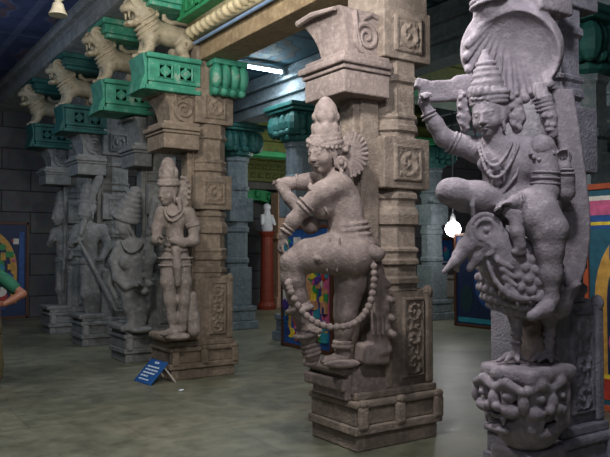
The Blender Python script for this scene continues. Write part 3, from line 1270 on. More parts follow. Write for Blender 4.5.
# drape hanging behind the standing leg
d.chain([(374, 262, 2, 8), (377, 285, 3, 10), (379, 308, 4, 11), (381, 328, 5, 10), (380, 338, 5, 6)], 4)
for x, y in ((386, 284), (390, 300), (391, 318), (392, 334)):
    d.ell((x, y, 1), (6, 4, 6), (0, 0, 28), 2)
for x0 in (370, 375, 380):
    d.cap((x0 - 1, 268, -7), (x0 + 3, 334, -7), 1.4, 1.6, 1)
d.box((372, 353, 8), (16, 10, 12), (-34, 0, 6), 4, 5)
d.box((379, 342, 8), (9, 12, 10), (-34, 0, -10), 4, 5)
d.build('sash', ST_BF, root)

g = s.twin(.0085)
pts = bez((288, 284, -26), (300, 322, -30), (330, 327, -26), 9) + bez((330, 327, -26), (362, 330, -24), (371, 300, -22), 9)[1:] + bez((371, 300, -22), (376, 280, -20), (373, 260, -18), 6)[1:]
g.chain([(p[0], p[1], p[2], 1.7) for p in pts], 1)
beads(g, pts, 3.7, 1.45, .5)
g.ball((289, 282, -25), 3.6, 1)
g.build('garland', ST_BF, root)

# bell anklets: two flared rings on the raised leg, one band on the standing leg
for x, y, R, ro in ((300, 309, 12, -12), (308, 334, 12.5, -14)):
    a = s.twin(.0085)
    a.tor((x, y, -8), R, 2.4, (0, 0, ro), 1.2)
    a.tor((x - .5, y - 3.5, -8), R - 3, 2.2, (0, 0, ro), 1.5)
    a.cap((x, y - 6, -8), (x, y + 2, -8), 7.5, 10, 2)
    a.build('anklet', ST_BF, root)
a = s.twin(.0085)
for y in (345, 350, 354):
    a.tor((310 + (y - 345) * .2, y, -6.5), 8.4, 1.7, (0, 0, -14), .8)
a.cap((310, 344, -6.5), (312, 355, -6.5), 8, 8, 1)
a.build('anklet', ST_BF, root)
a = s.twin(.0085)
for y, R in ((342, 8.5), (346, 9.5)):
    a.tor((343, y, 6), R, 2.2, (0, 0, 0), 1)
a.build('anklet', ST_BF, root)

b = s.twin(.0095)
b.ell((341, 363, 3), (20, 4.5, 16), None, 2)
b.build('foot_pad', ST_BF, root)

# ------------------------------------------------------------------ the peacock rider on the grey pillar
DR = 4.22
root = empty('rider_statue', at(515, 362, DR))
tag(root, 'stone statue of a tall crowned man riding a peacock, right arm raised', 'statue')
s = Carve(510, 220, DR, .0075)
s.amp = .0009
# trunk
s.ell((509, 160, 2), (30, 24, 19), (22, 0, 3), 8)
s.ell((506, 185, 1), (23, 22, 17), (20, 0, 0), 9)
s.ell((508, 206, 0), (25, 15, 19), None, 8)
s.cap((476, 150, 12), (540, 151, -8), 12, 12.5, 9)
s.ell((491, 164, -8), (14, 9, 6), None, 9)
s.ell((517, 166, -13), (14, 9, 6), None, 9)
s.cap((493, 133, -1), (496, 150, 2), 10.5, 12.5, 5)
# raised right arm
s.chain([(474, 149, 12, 12), (460, 145, 13, 10.5), (444, 138, 12, 9)], 5)
s.chain([(444, 138, 12, 9), (435, 124, 10, 8), (427, 109, 8, 5.6)], 4)
carve_hand(s, (426, 110, 3), (-.16, 1, -.25), (.2, 0, -1), 28, 50, -1)
# left arm resting on the thigh
s.chain([(543, 152, -10, 13.5), (545, 174, -13, 12.5), (546, 192, -16, 11.5)], 5)
s.chain([(546, 193, -16, 11.5), (530, 199, -24, 10), (515, 202, -28, 7.5)], 5)
carve_hand(s, (514, 202, -28), (-.95, -.12, -.2), (.1, -1, -.1), 25, 20, -1)
# second left arm, raised behind
s.chain([(554, 160, -4, 11), (562, 180, -6, 10), (565, 192, -8, 9)], 4)
s.chain([(565, 192, -8, 9), (566, 178, -12, 7.5), (565, 167, -15, 6)], 4)
carve_hand(s, (565, 166, -15), (-.2, 1, 0), (-.4, 0, -1), 25, 38, 1)
# right leg folded over the bird, left leg hanging
s.chain([(503, 204, -4, 17), (478, 197, -12, 15), (454, 192, -16, 13), (448, 191, -16, 12)], 6)
s.chain([(449, 193, -14, 11), (462, 203, -12, 8.5), (472, 207, -10, 6)], 4)
s.cap((472, 205, -12), (475, 214, -16), 5.5, 4, 3)
s.chain([(520, 208, -8, 20), (537, 215, -22, 20), (548, 230, -28, 19)], 7)
s.chain([(548, 230, -28, 17), (549, 250, -30, 13.5), (550, 274, -31, 10.5), (551, 298, -30, 7)], 5)
s.chain([(551, 300, -30, 7.5), (545, 309, -34, 7.5), (532, 316, -40, 5)], 4)
carve_head(s, (488, 115.5, -4), 43, 33, 7, -3)
s.ell((494, 112, 4), (17, 18, 16), None, 5)
s.build('body', ST_R, root)

c = s.twin(.007)
c.amp = .0008
for yy, R, r in ((103, 17.2, 2.3), (99, 18, 2.2), (94, 17.8, 3)):
    c.tor((489, yy, 0), R, r, (24, 6, -3), 1)
c.chain([(489, 101, 0, 16.5), (487.5, 88, 0, 15.5), (486.5, 78, 0, 13)], 2)
for yy, R, r in ((83, 13.6, 2.6), (76, 12, 2.4), (70, 10.4, 2.2), (64, 8.4, 2)):
    c.tor((486.8 - (83 - yy) * .06, yy, 0), R, r, (24, 6, -3), 1.2)
c.chain([(486.5, 80, 0, 12), (485, 62, 0, 7), (484.6, 57, 0, 4.5)], 2)
c.ball((484.4, 52.5, 0), 3, 1)
for i in range(9):
    a = -1.5 + i * .37
    c.ell((488.5 + 17.5 * math.sin(a - .4), 91, -17.5 * math.cos(a - .4)), (3.4, 5, 2.6), None, 1)
    c.ball((489 + 18.6 * math.sin(a - .4), 99, -18.6 * math.cos(a - .4)), 1.8, .6)
c.build('crown', ST_R, root)

for (x, z, sc) in ((515, 2, 1.0), (463, 10, .85)):
    e = s.twin(.007)
    e.chain([(x - 2 * sc, 93, z, 4 * sc), (x, 104, z, 7 * sc), (x + 2 * sc, 118, z, 8.5 * sc), (x + 2, 129, z, 5 * sc)], 3)
    for i, (dx, yy) in enumerate(((-4, 98), (3, 102), (-5, 107), (4, 111), (-6, 116), (6, 119), (-3, 124), (4, 128), (0, 94))):
        e.ball((x + dx * sc + 1, yy, z - 6 * sc), 3.1 * sc, .8)
    e.tor((x + 1, 121, z - 6.5 * sc), 5 * sc, 1.7 * sc, (0, 90, 0), 1)
    e.build('ear_ornament', ST_R, root)

j = s.twin(.007)
for p0, p1, p2, r, n in (((481, 143, -10), (492, 190, -32), (512, 142, -16), 1.8, 14), ((478, 144, -8), (493, 212, -34), (519, 143, -18), 2.0, 16)):
    pts = bez(p0, p1, p2, n)
    j.chain([(q[0], q[1], q[2], 1.3) for q in pts], .8)
    beads(j, pts, r, 1.6)
for x, y, r in ((496, 168, 5), (491, 172, 3), (501, 173, 3), (497, 181, 5.5), (497, 189, 3), (494, 161, 3)):
    j.ball((x, y, -19 + (y - 165) * .08), r, 1)
j.chain([(497, 160, -18, 1.6), (497, 182, -18, 1.6)], 1)
j.chain([(524, 150, -18, 1.6), (516, 176, -20, 1.6), (500, 196, -20, 1.6), (486, 200, -16, 1.6)], .8)
j.build('necklace', ST_R, root)
j = s.twin(.007)
j.tor((507, 193, 1), 24, 1.7, (20, 0, 0), 1, .76)
j.tor((507, 197, 1), 24.5, 1.5, (20, 0, 0), 1, .78)
j.cap((507, 192, -17), (507, 198, -17), 2, 2, 1)
j.build('waist_band', ST_R, root)
j = s.twin(.007)
j.ell((542, 147, -14), (13, 12, 11), None, 2)
j.tor((542, 150, -15), 11.5, 1.6, (20, -62, 0), .8)
for i in range(6):
    a = .3 + i * .5
    j.ball((542 + 12 * math.cos(a), 150 + 10 * math.sin(a), -22), 2.2, .8)
j.build('shoulder_cap', ST_R, root)
for yy in (173, 178.5, 184):
    j = s.twin(.007)
    j.tor((545, yy, -13.5), 13.4, 1.5, (0, 0, 3), .8)
    j.build('armlet', ST_R, root)
for nm, x, y, z, R, ro in (('armlet', 455, 143.4, 13, 11, -62), ('armlet', 451.5, 141.9, 13, 10.7, -62), ('bracelet', 428.5, 113.5, 7.6, 6.8, -26), ('bracelet', 430, 117, 8.4, 7, -26),
                           ('bracelet', 519, 201.5, -27, 8.6, 84), ('bracelet', 521.5, 201, -26, 8.8, 84), ('bracelet', 565.2, 170, -14.4, 7.4, 0), ('bracelet', 565.4, 174, -13.4, 7.8, 0)):
    j = s.twin(.007)
    j.tor((x, y, z), R, 1.5, (0, 0, ro), .8)
    j.build(nm, ST_R, root)

d = s.twin(.008)
d.amp = .001
d.ell((519, 211, -22), (17, 8, 10), (0, 0, -8), 3)
for i in range(4):
    d.chain([(505, 207 + 3 * i, -26, 1.6), (520, 213 + 3 * i, -33, 1.6), (536, 204 + 3 * i, -30, 1.6)], 1)
d.chain([(514, 214, -26, 6), (517, 232, -30, 6.5), (520, 246, -30, 6)], 4)
d.ell((519, 252, -30), (8, 4, 4), None, 2)
d.build('waist_cloth', ST_R, root)
d = s.twin(.007)
d.chain([(474, 196, -26, 2.4), (472, 206, -26, 2.6), (473, 216, -24, 2.2)], 1)
d.build('foot_strap', ST_R, root)

# peacock
pk = s.twin(.008)
pk.amp = .001
pk.ell((519, 277, 2), (40, 40, 30), (30, 0, 14), 8)
pk.ell((545, 300, 8), (28, 20, 24), (0, 0, 20), 8)
pk.chain([(500, 258, -8, 24), (492, 244, -12, 18), (486, 234, -14, 15)], 8)
pk.ell((484, 231, -14), (18, 16, 14), None, 4)
for sg in (-1, 1):
    zz = -14 + sg * 11
    pk.tor((485, 230, zz), 15, 2.6, (0, 90, 0), 1, 1)
    pk.tor((485.5, 230, zz + sg * 2), 10, 2, (0, 90, 0), 1, 1)
    pk.ell((486, 230, zz + sg * 4), (7, 6.5, 4), None, 2, True)
    pk.ball((486, 230, zz + sg * 1), 3, 1)
# hooked beak and curled crest
pk.chain([(476, 238, -17, 10), (466, 247, -19, 8.5), (459, 256, -20, 6), (455, 264, -20, 4), (458, 271, -20, 2)], 4)
pk.chain([(484, 246, -16, 9), (477, 258, -18, 6.5), (470, 268, -19, 4)], 4)
pk.chain([(466, 250, -20, 4), (454, 262, -24, 4), (444, 272, -26, 2.4)], 3)
for sg in (-1, 1):
    pk.chain([(489, 243, -14 + sg * 15, 2.6), (493, 247, -14 + sg * 16, 2.8), (492, 253, -14 + sg * 16, 2.6), (486, 256, -14 + sg * 15, 2)], 1)
for q in range(4):
    pk.chain([(490 + 3 * q, 250 + 7 * q, -22, 3), (499 + 3 * q, 262 + 8 * q, -32, 3.4), (512 + 2 * q, 268 + 9 * q, -34, 2.4)], 1)
# rows of breast feathers
pk.local(rotm(30, 0, 14), pk.P(519, 277, 2), pk.u)
for r in range(8):
    th = -.75 + r * .25
    for i in range(13):
        a = -1.7 + i * .28 + (r % 2) * .14
        pk.ell((40 * math.sin(a) * math.cos(th), -40 * math.sin(th), -30 * math.cos(a) * math.cos(th)), (4.6, 4.8, 3.4), None, .8)
pk.end()
for k in range(3):
    pk.chain([(q[0], q[1], q[2], 1.9) for q in bez((486 + 2 * k, 256 + 6 * k, -26), (500, 318 - 8 * k, -44), (548, 292 + 4 * k, -30), 8)], 1)
# wing on the near side
for i in range(6):
    pk.chain([(q[0], q[1], q[2], 3.6 - 1.6 * n / 6) for n, q in enumerate(bez((532, 278 + 4 * i, -20), (550, 300 + 4 * i, -24), (580 - 2 * i, 284 + 4.4 * i, 2), 6))], 2)
# tail, sweeping up to the canopy
for i in range(7):
    o = -12 + 4 * i
    pk.chain([(q[0], q[1], q[2], 4.2 - .2 * abs(i - 3)) for q in bez((550 + .5 * o, 300 + .5 * o, 10), (582 + o * .8, 285, 16), (574 + o, 205, 22), 8)], 1)
    pk.chain([(q[0], q[1], q[2], 4.2 - .2 * abs(i - 3)) for q in bez((574 + o, 205, 22), (568 + o, 150, 28), (558 + o, 92, 30), 6)], 1)
# legs
for (x, z) in ((516, 0), (549, 0)):
    pk.chain([(x + 1, 306, z, 10), (x, 318, z, 7), (x + .5, 332, z, 4.6), (x, 352, z, 4.4)], 4)
    pk.tor((x, 334, z), 4.8, 1.7, None, 1)
    pk.tor((x, 342, z), 4.8, 1.7, None, 1)
    for dx, dz in ((-18, -6), (-10, -13), (2, -15)):
        pk.chain([(x, 354, z, 4), (x + dx * .5, 356, z + dz * .5, 3.2), (x + dx, 361, z + dz, 2)], 2)
    pk.cap((x, 355, z), (x + 9, 360, z + 3), 3.4, 2, 2)
pk.build('peacock', ST_R, root)

# rough block left between the legs
rk = s.twin(.009)
rk.amp = .003
rk.chain([(533, 308, 14, 13), (532, 330, 14, 10), (534, 352, 14, 14), (534, 362, 14, 15)], 6)
rk.build('support_block', ST_BF, root)

# shell shaped canopy over the crown
h = s.twin(.008)
h.amp = .001
h.ell((512, 50, 18), (53, 49, 26), None, 3)
h.ell((511, 56, -2), (51, 47.5, 33), None, 2, True)
h.ell((486, 122, 0), (40, 36, 60), (0, 0, 40), 3, True)
h.box((512, 50, -24), (80, 80, 22), (24, -8, 0), 1, 2, True)


def inner(x, y):
    q = 1 - ((x - 511) / 51.0) ** 2 - ((y - 56) / 47.5) ** 2
    return -2 + 33 * math.sqrt(max(q, .03))


# flutes fanning out from the hinge at the top
for q in range(13):
    a = math.radians(196 - q * 17.5)
    ex = 1.0 if 3 < q < 10 else .92
    rx, ry = 511 + 49 * ex * math.cos(a), 56 + 45 * ex * math.sin(a)
    px, py = 496 + q * 1.8, 17
    row = []
    for i in range(9):
        t = i / 8
        x, y = px + (rx - px) * t, py + (ry - py) * t
        row.append((x, y, inner(x, y) + .6, 1.4 + 2.8 * t))
    h.chain(row, 2)
    if 3 < q < 10:
        h.ell((rx, ry, row[-1][2] + 1), (5.2, 4.6, 4), None, 2)
h.cap((487, 4, 16), (504, -6, 18), 15, 17, 10)
for yy in (-1, 4):
    h.tor((490, yy, 14), 19, 2.2, (20, 0, -12), 1)
h.box((540, 6, 30), (26, 12, 22), (-34, 0, 0), 3, 6)
h.build('shell_canopy', ST_R, root)

# strut of uncut stone from the canopy to the raised hand
k = s.twin(.008)
k.amp = .0022
k.box((449, 91, 19), (31, 11, 6), (0, 0, -3), 2.5, 2)
k.box((470, 86, 20), (16, 12, 8), (0, 0, -10), 3, 6)
k.box((421, 84, 18), (6, 5, 5), (0, 0, 14), 1.5, 3)
k.build('stone_strut', ST_R, root)

# ribbed thunderbolt beside the ear
v = s.twin(.007)
v.chain([(541, 90, 4, 5), (544, 100, 3, 8), (549, 118, 2, 8), (552, 134, 0, 6)], 3)
for i, yy in enumerate((98, 102, 106, 110)):
    v.tor((542.5 + i, yy, 3), 8.2, 1.5, (0, 0, -12), .8)
for i in range(4):
    v.cap((536 + 3 * i, 84, 0 + abs(i - 1.5)), (539 + 2.6 * i, 98, -4), 2, 2.4, .8)
    v.ball((544 + 3 * i, 116 + (i % 2) * 9, -5.5), 3, 1)
    v.ball((547 + 2 * i, 130, -5), 2.4, 1)
v.build('thunderbolt', ST_R, root)

# monster faces on the block under the bird
WX = (34, 0, 0)
pd = s.twin(.0085)
pd.amp = .0016
B = rotm(-34, 0, 0)
pd.box((528, 396, 4), (33, 32, 30), B, 9, 3)
pd.box((528, 370, 4), (36, 7, 33), B, 5, 6)
pd.ell((528, 424, 2), (34, 26, 30), B, 8)


def monster(face_rot, c, sc):
    t = pd.P(*c)
    pd.local(face_rot, t, pd.u * sc)
    for g in (-1, 1):
        pd.ell((g * .42, .22, .02), (.22, .20, .20), None, .06)
        pd.ball((g * .42, .20, -.17), .10, .03)
        pd.chain([(g * .08, .40, -.10, .13), (g * .40, .56, -.10, .15), (g * .80, .36, .04, .12)], .06)
        pd.ell((g * .44, -.20, -.04), (.30, .20, .22), None, .06)
        pd.chain([(g * .28, -.42, -.14, .09), (g * .30, -.60, -.16, .04)], .03)
        pd.ell((g * .82, .02, .04), (.14, .24, .14), None, .06)
        pd.ball((g * .15, -.10, -.24), .13, .05)
    pd.ell((0, .08, -.14), (.17, .26, .20), None, .06)
    pd.ell((0, .72, .0), (.22, .20, .14), None, .06)
    pd.ell((0, -.52, .0), (.40, .13, .20), None, .04, True)
    for q in range(4):
        pd.box((-.18 + .12 * q, -.43, -.02), (.05, .08, .07), None, .02, .02)
    pd.ell((0, -.78, -.06), (.44, .14, .18), None, .06)
    pd.end()


monster(rotm(56, 4, 0), (498, 400, -17), 35)
monster(rotm(-34, 4, 0), (546, 403, -22), 37)
pd.build('monster_face_block', ST_R, root)
pl = s.twin(.01)
pl.box((528, 462, 8), (29, 18, 25), B, 4, 3)
pl.box((528, 505, 8), (34, 30, 29), B, 4, 3)
pl.box((528, 552, 8), (40, 22, 34), B, 4, 3)
pl.build('plinth', ST_R, root)

# ------------------------------------------------------------------ standing man on the brown pillar
DA = 8.45
root = empty('man_statue', at(178, 336, DA))
tag(root, 'stone statue of a standing crowned man with bent arms beside the small blue sign', 'statue')
s = Carve(178, 250, DA, .0125)
s.amp = .001
s.chain([(182, 262, 0, 9), (184, 282, 0, 7.2), (184, 300, 0, 5.6), (183, 318, 0, 4.6), (183, 328, 0, 3.8)], 4)
s.chain([(169, 262, -4, 9), (168, 282, -5, 7.2), (170, 300, -4, 5.6), (172, 318, -3, 4.4), (173, 329, -3, 3.6)], 4)
s.chain([(182, 329, 0, 4), (176, 332, -5, 3.4), (170, 333, -9, 2.4)], 2)
s.chain([(176, 330, -3, 4), (168, 333, -8, 3.4), (162, 333.5, -11, 2.4)], 2)
s.ell((175, 254, -1), (12, 11, 9), None, 5)
s.ell((175, 236, -1), (9.5, 12, 8), (30, 0, 0), 5)
s.ell((174, 220, -1), (13, 11, 9), (30, 0, 0), 6)
s.cap((163, 211, -2), (188, 213, 2), 5.5, 6, 5)
s.cap((171, 203, 0), (174, 212, 0), 4.5, 5.5, 3)
s.chain([(189, 214, 1, 6.5), (194, 228, 2, 5.8), (194, 241, -1, 5.2), (182, 243, -9, 4.4), (174, 241, -13, 3.4)], 3)
s.chain([(161, 213, -2, 6), (157, 228, -4, 5.4), (157, 240, -8, 4.8), (161, 241, -14, 3.6)], 3)
carve_hand(s, (174, 241, -13), (-.8, .3, -.4), (-.2, .3, -1), 12, 45, 1)
carve_hand(s, (160, 241, -14), (.3, .7, -.4), (.3, .3, -1), 12, 45, -1)
carve_head(s, (168, 193, -2), 25, 32, 0, 0)
s.build('body', ST_AF, root)
c = s.twin(.0125)
c.amp = .001
for y, R, r in ((184, 10.2, 1.8), (181, 9.6, 1.6), (176, 8.6, 1.5), (169, 7.8, 1.3)):
    c.tor((168.5, y, 0), R, r, (0, 8, 0), 1)
c.chain([(168.5, 182, 0, 9.5), (168.5, 174, 0, 8), (168, 165, 0, 7), (167.5, 161, 0, 4)], 2)
for a in (-1.2, -.4, .4, 1.2):
    c.ell((168.5 + 8 * math.sin(a), 173, -8 * math.cos(a)), (2.6, 5, 2), None, 1)
c.build('crown', ST_AF, root)
f = s.twin(.0125)
f.ell((183, 192, 4), (6.5, 15, 4), (0, 0, 6), 1)
for i in range(9):
    a = -1.7 + i * .43
    f.ball((183 + 6.5 * math.cos(a), 192 + 14.5 * math.sin(a), 2), 2.2, .8)
f.ball((178, 200, -4), 3.4, 1)
f.chain([(179, 202, -5, 2.4), (181, 212, -7, 2)], 1)
f.build('ear_ornament', ST_AF, root)
d = s.twin(.0125)
d.amp = .0012
d.tor((175, 250, -1), 11.5, 2.2, (20, 0, 0), 1, .8)
d.tor((175, 245, -1), 10.5, 1.8, (20, 0, 0), 1, .8)
d.chain([(176, 250, -11, 4.5), (177, 266, -11, 4.2), (178, 284, -9, 3)], 2)
for y in (258, 265):
    d.tor((181.5, y, 0), 10.2 - .08 * (y - 258), 1.1, None, .8)
    d.tor((168.5, y, -4.5), 9.8 - .08 * (y - 258), 1.1, None, .8)
d.build('waist_cloth', ST_AF, root)
for p in (bez((164, 209, -9), (170, 232, -16), (184, 211, -9), 8), bez((166, 208, -9), (170, 222, -14), (181, 210, -9), 8)):
    d = s.twin(.0125)
    d.chain([(v[0], v[1], v[2], 1.0) for v in p], .6)
    beads(d, p, 1.5, 1.4)
    d.build('necklace', ST_AF, root)
d = s.twin(.0125)
d.tor((193, 226, 2), 6.6, 1.3, (0, 0, -14), .8)
d.tor((191.8, 223.8, 2), 6.6, 1.3, (0, 0, -14), .8)
d.build('armlet', ST_AF, root)
q = s.twin(.0125)
q.amp = .0015
q.ell((176, 336, -2), (16, 4, 12), (34, 0, 0), 1)
q.build('foot_pad', ST_AF, root)
q = s.twin(.0125)
q.amp = .0015
q.chain([(192, 296, 5, 5), (193, 318, 5, 6.5), (194, 330, 5, 7)], 3)
q.build('support_block', ST_AF, root)

# ------------------------------------------------------------------ plump woman with the ribbed headdress, on the pillar behind
DC = 10.0
root = empty('woman_statue', at(136, 327, DC))
tag(root, 'stone statue of a stooping plump woman with a tall ribbed headdress behind the standing man', 'statue')
s = Carve(136, 270, DC, .015)
s.amp = .0015
s.chain([(140, 290, 2, 11), (141, 306, 1, 8.5), (140, 320, 0, 6), (139, 327, -1, 5)], 4)
s.chain([(130, 290, -4, 11), (131, 306, -4, 8), (133, 320, -4, 5.6), (131, 327, -5, 4.6)], 4)
s.ell((137, 275, 0), (15, 20, 13), None, 6)
s.ell((133, 259, 0), (13, 15, 11), None, 6)
s.ell((126, 262, -10), (7, 7.5, 6), None, 3)
s.cap((121, 246, -2), (142, 244, 2), 6.5, 6.5, 5)
s.cap((129, 232, -1), (131, 244, 0), 5, 6, 3)
s.chain([(120, 247, -4, 6), (114, 262, -6, 5.4), (118, 278, -10, 5), (126, 286, -15, 4), (136, 284, -18, 3.2)], 3)
s.chain([(145, 246, 0, 6), (151, 258, -5, 5.2), (147, 268, -13, 4.4), (144, 258, -17, 3.2)], 3)
carve_hand(s, (135, 284, -18), (.9, .1, -.2), (0, .5, -1), 12, 50, 1)
carve_hand(s, (144, 259, -17), (-.1, 1, -.2), (-.5, 0, -1), 12, 50, 1)
carve_head(s, (124, 226, -4), 24, 48, 16, -8)
s.chain([(140, 326, -2, 5), (133, 329, -8, 3.4)], 2)
s.chain([(131, 326, -6, 4.6), (123, 329, -12, 3.2)], 2)
s.build('body', ST_D, root)
c = s.twin(.014)
for i in range(7):
    t = i / 6
    c.tor((125.5 + 10 * t, 217 - 27 * t, 0), 12.5 - 8.5 * t, 2.9 - .9 * t, (0, 10, 22), 1.4)
c.chain([(125, 217, 0, 12), (136, 190, 0, 4)], 2)
c.build('ribbed_headdress', ST_D, root)
d = s.twin(.014)
d.amp = .001
for y in (280, 284):
    d.tor((137, y, 0), 15, 2, None, 1, .9)
d.build('belt', ST_D, root)
d = s.twin(.014)
d.chain([(112, 268, -2, 3), (110, 284, -2, 3), (116, 298, -2, 2.4)], 2)
d.build('hanging_sash', ST_D, root)
d = s.twin(.014)
d.chain([(154, 200, -2, 3.5), (152, 222, -8, 4), (150, 240, -12, 4), (148, 262, -14, 5), (147, 290, -10, 4)], 3)
for i, (x, y) in enumerate(((152, 226), (149, 233), (152, 241), (147, 249), (150, 258), (145, 276), (149, 284), (144, 292))):
    d.ball((x, y, -15), 3.2, 1)
d.build('plant_staff', ST_D, root)
d = s.twin(.014)
p = bez((122, 242, -10), (130, 262, -18), (143, 243, -8), 8)
d.chain([(v[0], v[1], v[2], 1.1) for v in p], .6)
beads(d, p, 1.6, 1.4)
d.build('necklace', ST_D, root)
d = s.twin(.014)
d.ell((138, 329, 0), (16, 4, 12), (34, 0, 0), 1)
d.build('foot_pad', ST_D, root)


# ------------------------------------------------------------------ two figures farther down the aisle
def guardian(name, label, cx, top, feet, D, w, mat, sword):
    """a crowned standing figure; cx, top, feet in the picture, w its half width"""
    H = feet - top
    root = empty(name, at(cx, feet, D))
    tag(root, label, 'statue')
    s = Carve(cx, (top + feet) / 2, D, .019)
    s.amp = .002

    def Y(f):
        return top + f * H
    s.chain([(cx + .30 * w, Y(.66), 0, .40 * w), (cx + .34 * w, Y(.80), 0, .30 * w), (cx + .36 * w, Y(.97), 0, .19 * w)], .3 * w)
    s.chain([(cx - .10 * w, Y(.66), -4, .40 * w), (cx - .16 * w, Y(.80), -6, .30 * w), (cx - .02 * w, Y(.97), -4, .19 * w)], .3 * w)
    s.cap((cx + .36 * w, Y(.97), 0), (cx + .05 * w, Y(.99), -5), .19 * w, .13 * w, 2)
    s.cap((cx - .02 * w, Y(.97), -4), (cx - .35 * w, Y(.99), -8), .19 * w, .13 * w, 2)
    s.ell((cx + .12 * w, Y(.60), -1), (.62 * w, .09 * H, .5 * w), None, .3 * w)
    s.ell((cx + .0 * w, Y(.47), -1), (.46 * w, .10 * H, .40 * w), None, .3 * w)
    s.ell((cx - .05 * w, Y(.37), -1), (.60 * w, .08 * H, .42 * w), None, .3 * w)
    s.cap((cx - .6 * w, Y(.33), -2), (cx + .58 * w, Y(.33), 2), .24 * w, .26 * w, .25 * w)
    s.cap((cx - .1 * w, Y(.27), 0), (cx - .05 * w, Y(.33), 0), .2 * w, .26 * w, 2)
    s.chain([(cx + .66 * w, Y(.34), 1, .27 * w), (cx + .95 * w, Y(.46), 0, .22 * w), (cx + .60 * w, Y(.55), -8, .16 * w)], .15 * w)
    s.chain([(cx - .66 * w, Y(.34), -2, .27 * w), (cx - .92 * w, Y(.44), -4, .22 * w), (cx - .55 * w, Y(.40), -12, .16 * w)], .15 * w)
    carve_hand(s, (cx + .6 * w, Y(.55), -8), (-.8, -.2, -.4), (0, .3, -1), .5 * w, 50, 1)
    carve_hand(s, (cx - .55 * w, Y(.40), -12), (.5, .7, -.3), (.3, 0, -1), .5 * w, 55, -1)
    carve_head(s, (cx - .15 * w, Y(.205), -2), .165 * H, 36, 4, 0)
    s.build('body', mat, root)
    c = s.twin(.017)
    for f, R in ((.145, .50), (.11, .44), (.07, .36), (.03, .24)):
        c.tor((cx - .12 * w, Y(f), 0), R * w * .78, .10 * w, None, 1)
    c.chain([(cx - .12 * w, Y(.15), 0, .40 * w), (cx - .11 * w, Y(.06), 0, .30 * w), (cx - .1 * w, Y(.01), 0, .14 * w)], 2)
    c.build('crown', mat, root)
    d = s.twin(.017)
    for f in (.555, .575):
        d.tor((cx + .1 * w, Y(f), -1), .56 * w, .10 * w, None, 1, .85)
    d.chain([(cx + .1 * w, Y(.57), -9, .16 * w), (cx + .08 * w, Y(.82), -8, .12 * w)], 1)
    d.build('waist_cloth', mat, root)
    d = s.twin(.017)
    d.tor((cx - .08 * w, Y(.32), 0), .42 * w, .08 * w, (0, 16, 0), 1)
    d.build('necklace', mat, root)
    d = s.twin(.017)
    d.ell((cx + .1 * w, feet, -2), (.8 * w, 3, .6 * w), (34, 0, 0), 1)
    d.build('foot_pad', mat, root)
    if sword:
        k = s.twin(.014)
        k.chain([(cx - .65 * w, Y(.40), -15, 1.6), (cx + .9 * w, Y(.80), -15, 2.4), (cx + 1.35 * w, Y(.92), -15, 1.4)], 1)
        k.cap((cx - .80 * w, Y(.43), -15), (cx - .45 * w, Y(.41), -15), 1.6, 1.6, 1)
        k.build('sword', mat, root)
        f = s.twin(.014)
        f.chain([(cx + .45 * w, Y(-.02), -2, 4.5), (cx + .2 * w, Y(.06), -3, 4), (cx - .35 * w, Y(.30), -8, 2.6), (cx - .55 * w, Y(.40), -13, 2)], 2)
        f.ell((cx + .5 * w, Y(-.03), -2), (3.5, 5.5, 2.5), (0, 0, 20), 1)
        f.build('raised_plume', mat, root)
    return root


guardian('guardian_statue', 'stone statue with a long diagonal sword standing halfway down the dim aisle', 90, 182, 322, 11.9, 19, ST_D, True)
guardian('guardian_statue', 'slim dark statue without a sword, last one before the wall of stone blocks', 62, 190, 314, 13.8, 13, ST_D, False)

# ------------------------------------------------------------------ lions on the painted brackets
u = .0146
yA = ROW1['A']
lion = empty('lion_statue', (OX - .62, yA, 4.015))
tag(lion, 'cream painted stone lion on the bright teal bracket nearest the brown lintel', 'lion statue', 'lions on the painted brackets')
s = Carve(158, 54, None, .012, (OX - .62, yA, 4.015), [(1, 0, 0), (0, 0, 1), (0, 1, 0)], u)
s.amp = .001
s.ell((163, 31, 0), (17, 10, 10), (0, 0, 6), 5)
s.ell((178, 33, 0), (9, 10, 10), None, 5)
s.ell((147, 33, 0), (9.5, 12.5, 10), None, 5)
s.chain([(147, 28, 0, 10), (141, 17, 0, 10.5)], 5)
s.ell((137, 13, 0), (11.5, 11, 11.5), None, 4)
s.ell((128, 15, 0), (7.5, 5, 8), None, 3)
s.ell((130, 27, 0), (6.5, 3.2, 6.5), (0, 0, -14), 2)
s.ell((127, 21.5, 0), (6.5, 3.6, 9), (0, 0, -8), 1, True)
for sg in (-1, 1):
    s.ball((131.5, 9.5, sg * 9), 2.6, .6)
    s.tor((132, 9.5, sg * 9.4), 3.9, 1.1, (0, 90, 0), .5)
    s.tor((133, 9, sg * 9.6), 6, .9, (0, 90, 0), .5)
    s.ball((124.5, 14, sg * 2.4), 1.7, 1)
    s.ell((143, 5, sg * 7), (3, 4, 1.8), None, 1.5)
    s.chain([(127, 19, sg * 4, 1.2), (127, 23, sg * 4, .8)], .6)
    s.chain([(136, 19, sg * 8, 2), (139, 23, sg * 8.5, 2.2), (138, 28, sg * 7, 1.6)], 1)
    # legs
    s.chain([(146, 38, sg * 6, 5.6), (144, 47, sg * 6.5, 4), (141, 52, sg * 6.5, 3.6)], 3)
    s.ell((138, 52.5, sg * 6.5), (4.6, 2.6, 3.6), None, 2)
    s.chain([(180, 36, sg * 7, 7.2), (173, 44, sg * 8, 4.6), (178, 51, sg * 8, 3.4)], 3)
    s.ell((173.5, 52.5, sg * 8), (5, 2.4, 3.4), None, 2)
for i in range(4):
    s.tor((142 + 1.6 * i, 21 + 3.6 * i, 0), 11.4 - .1 * i, 1.3, (0, 0, -38), .6)
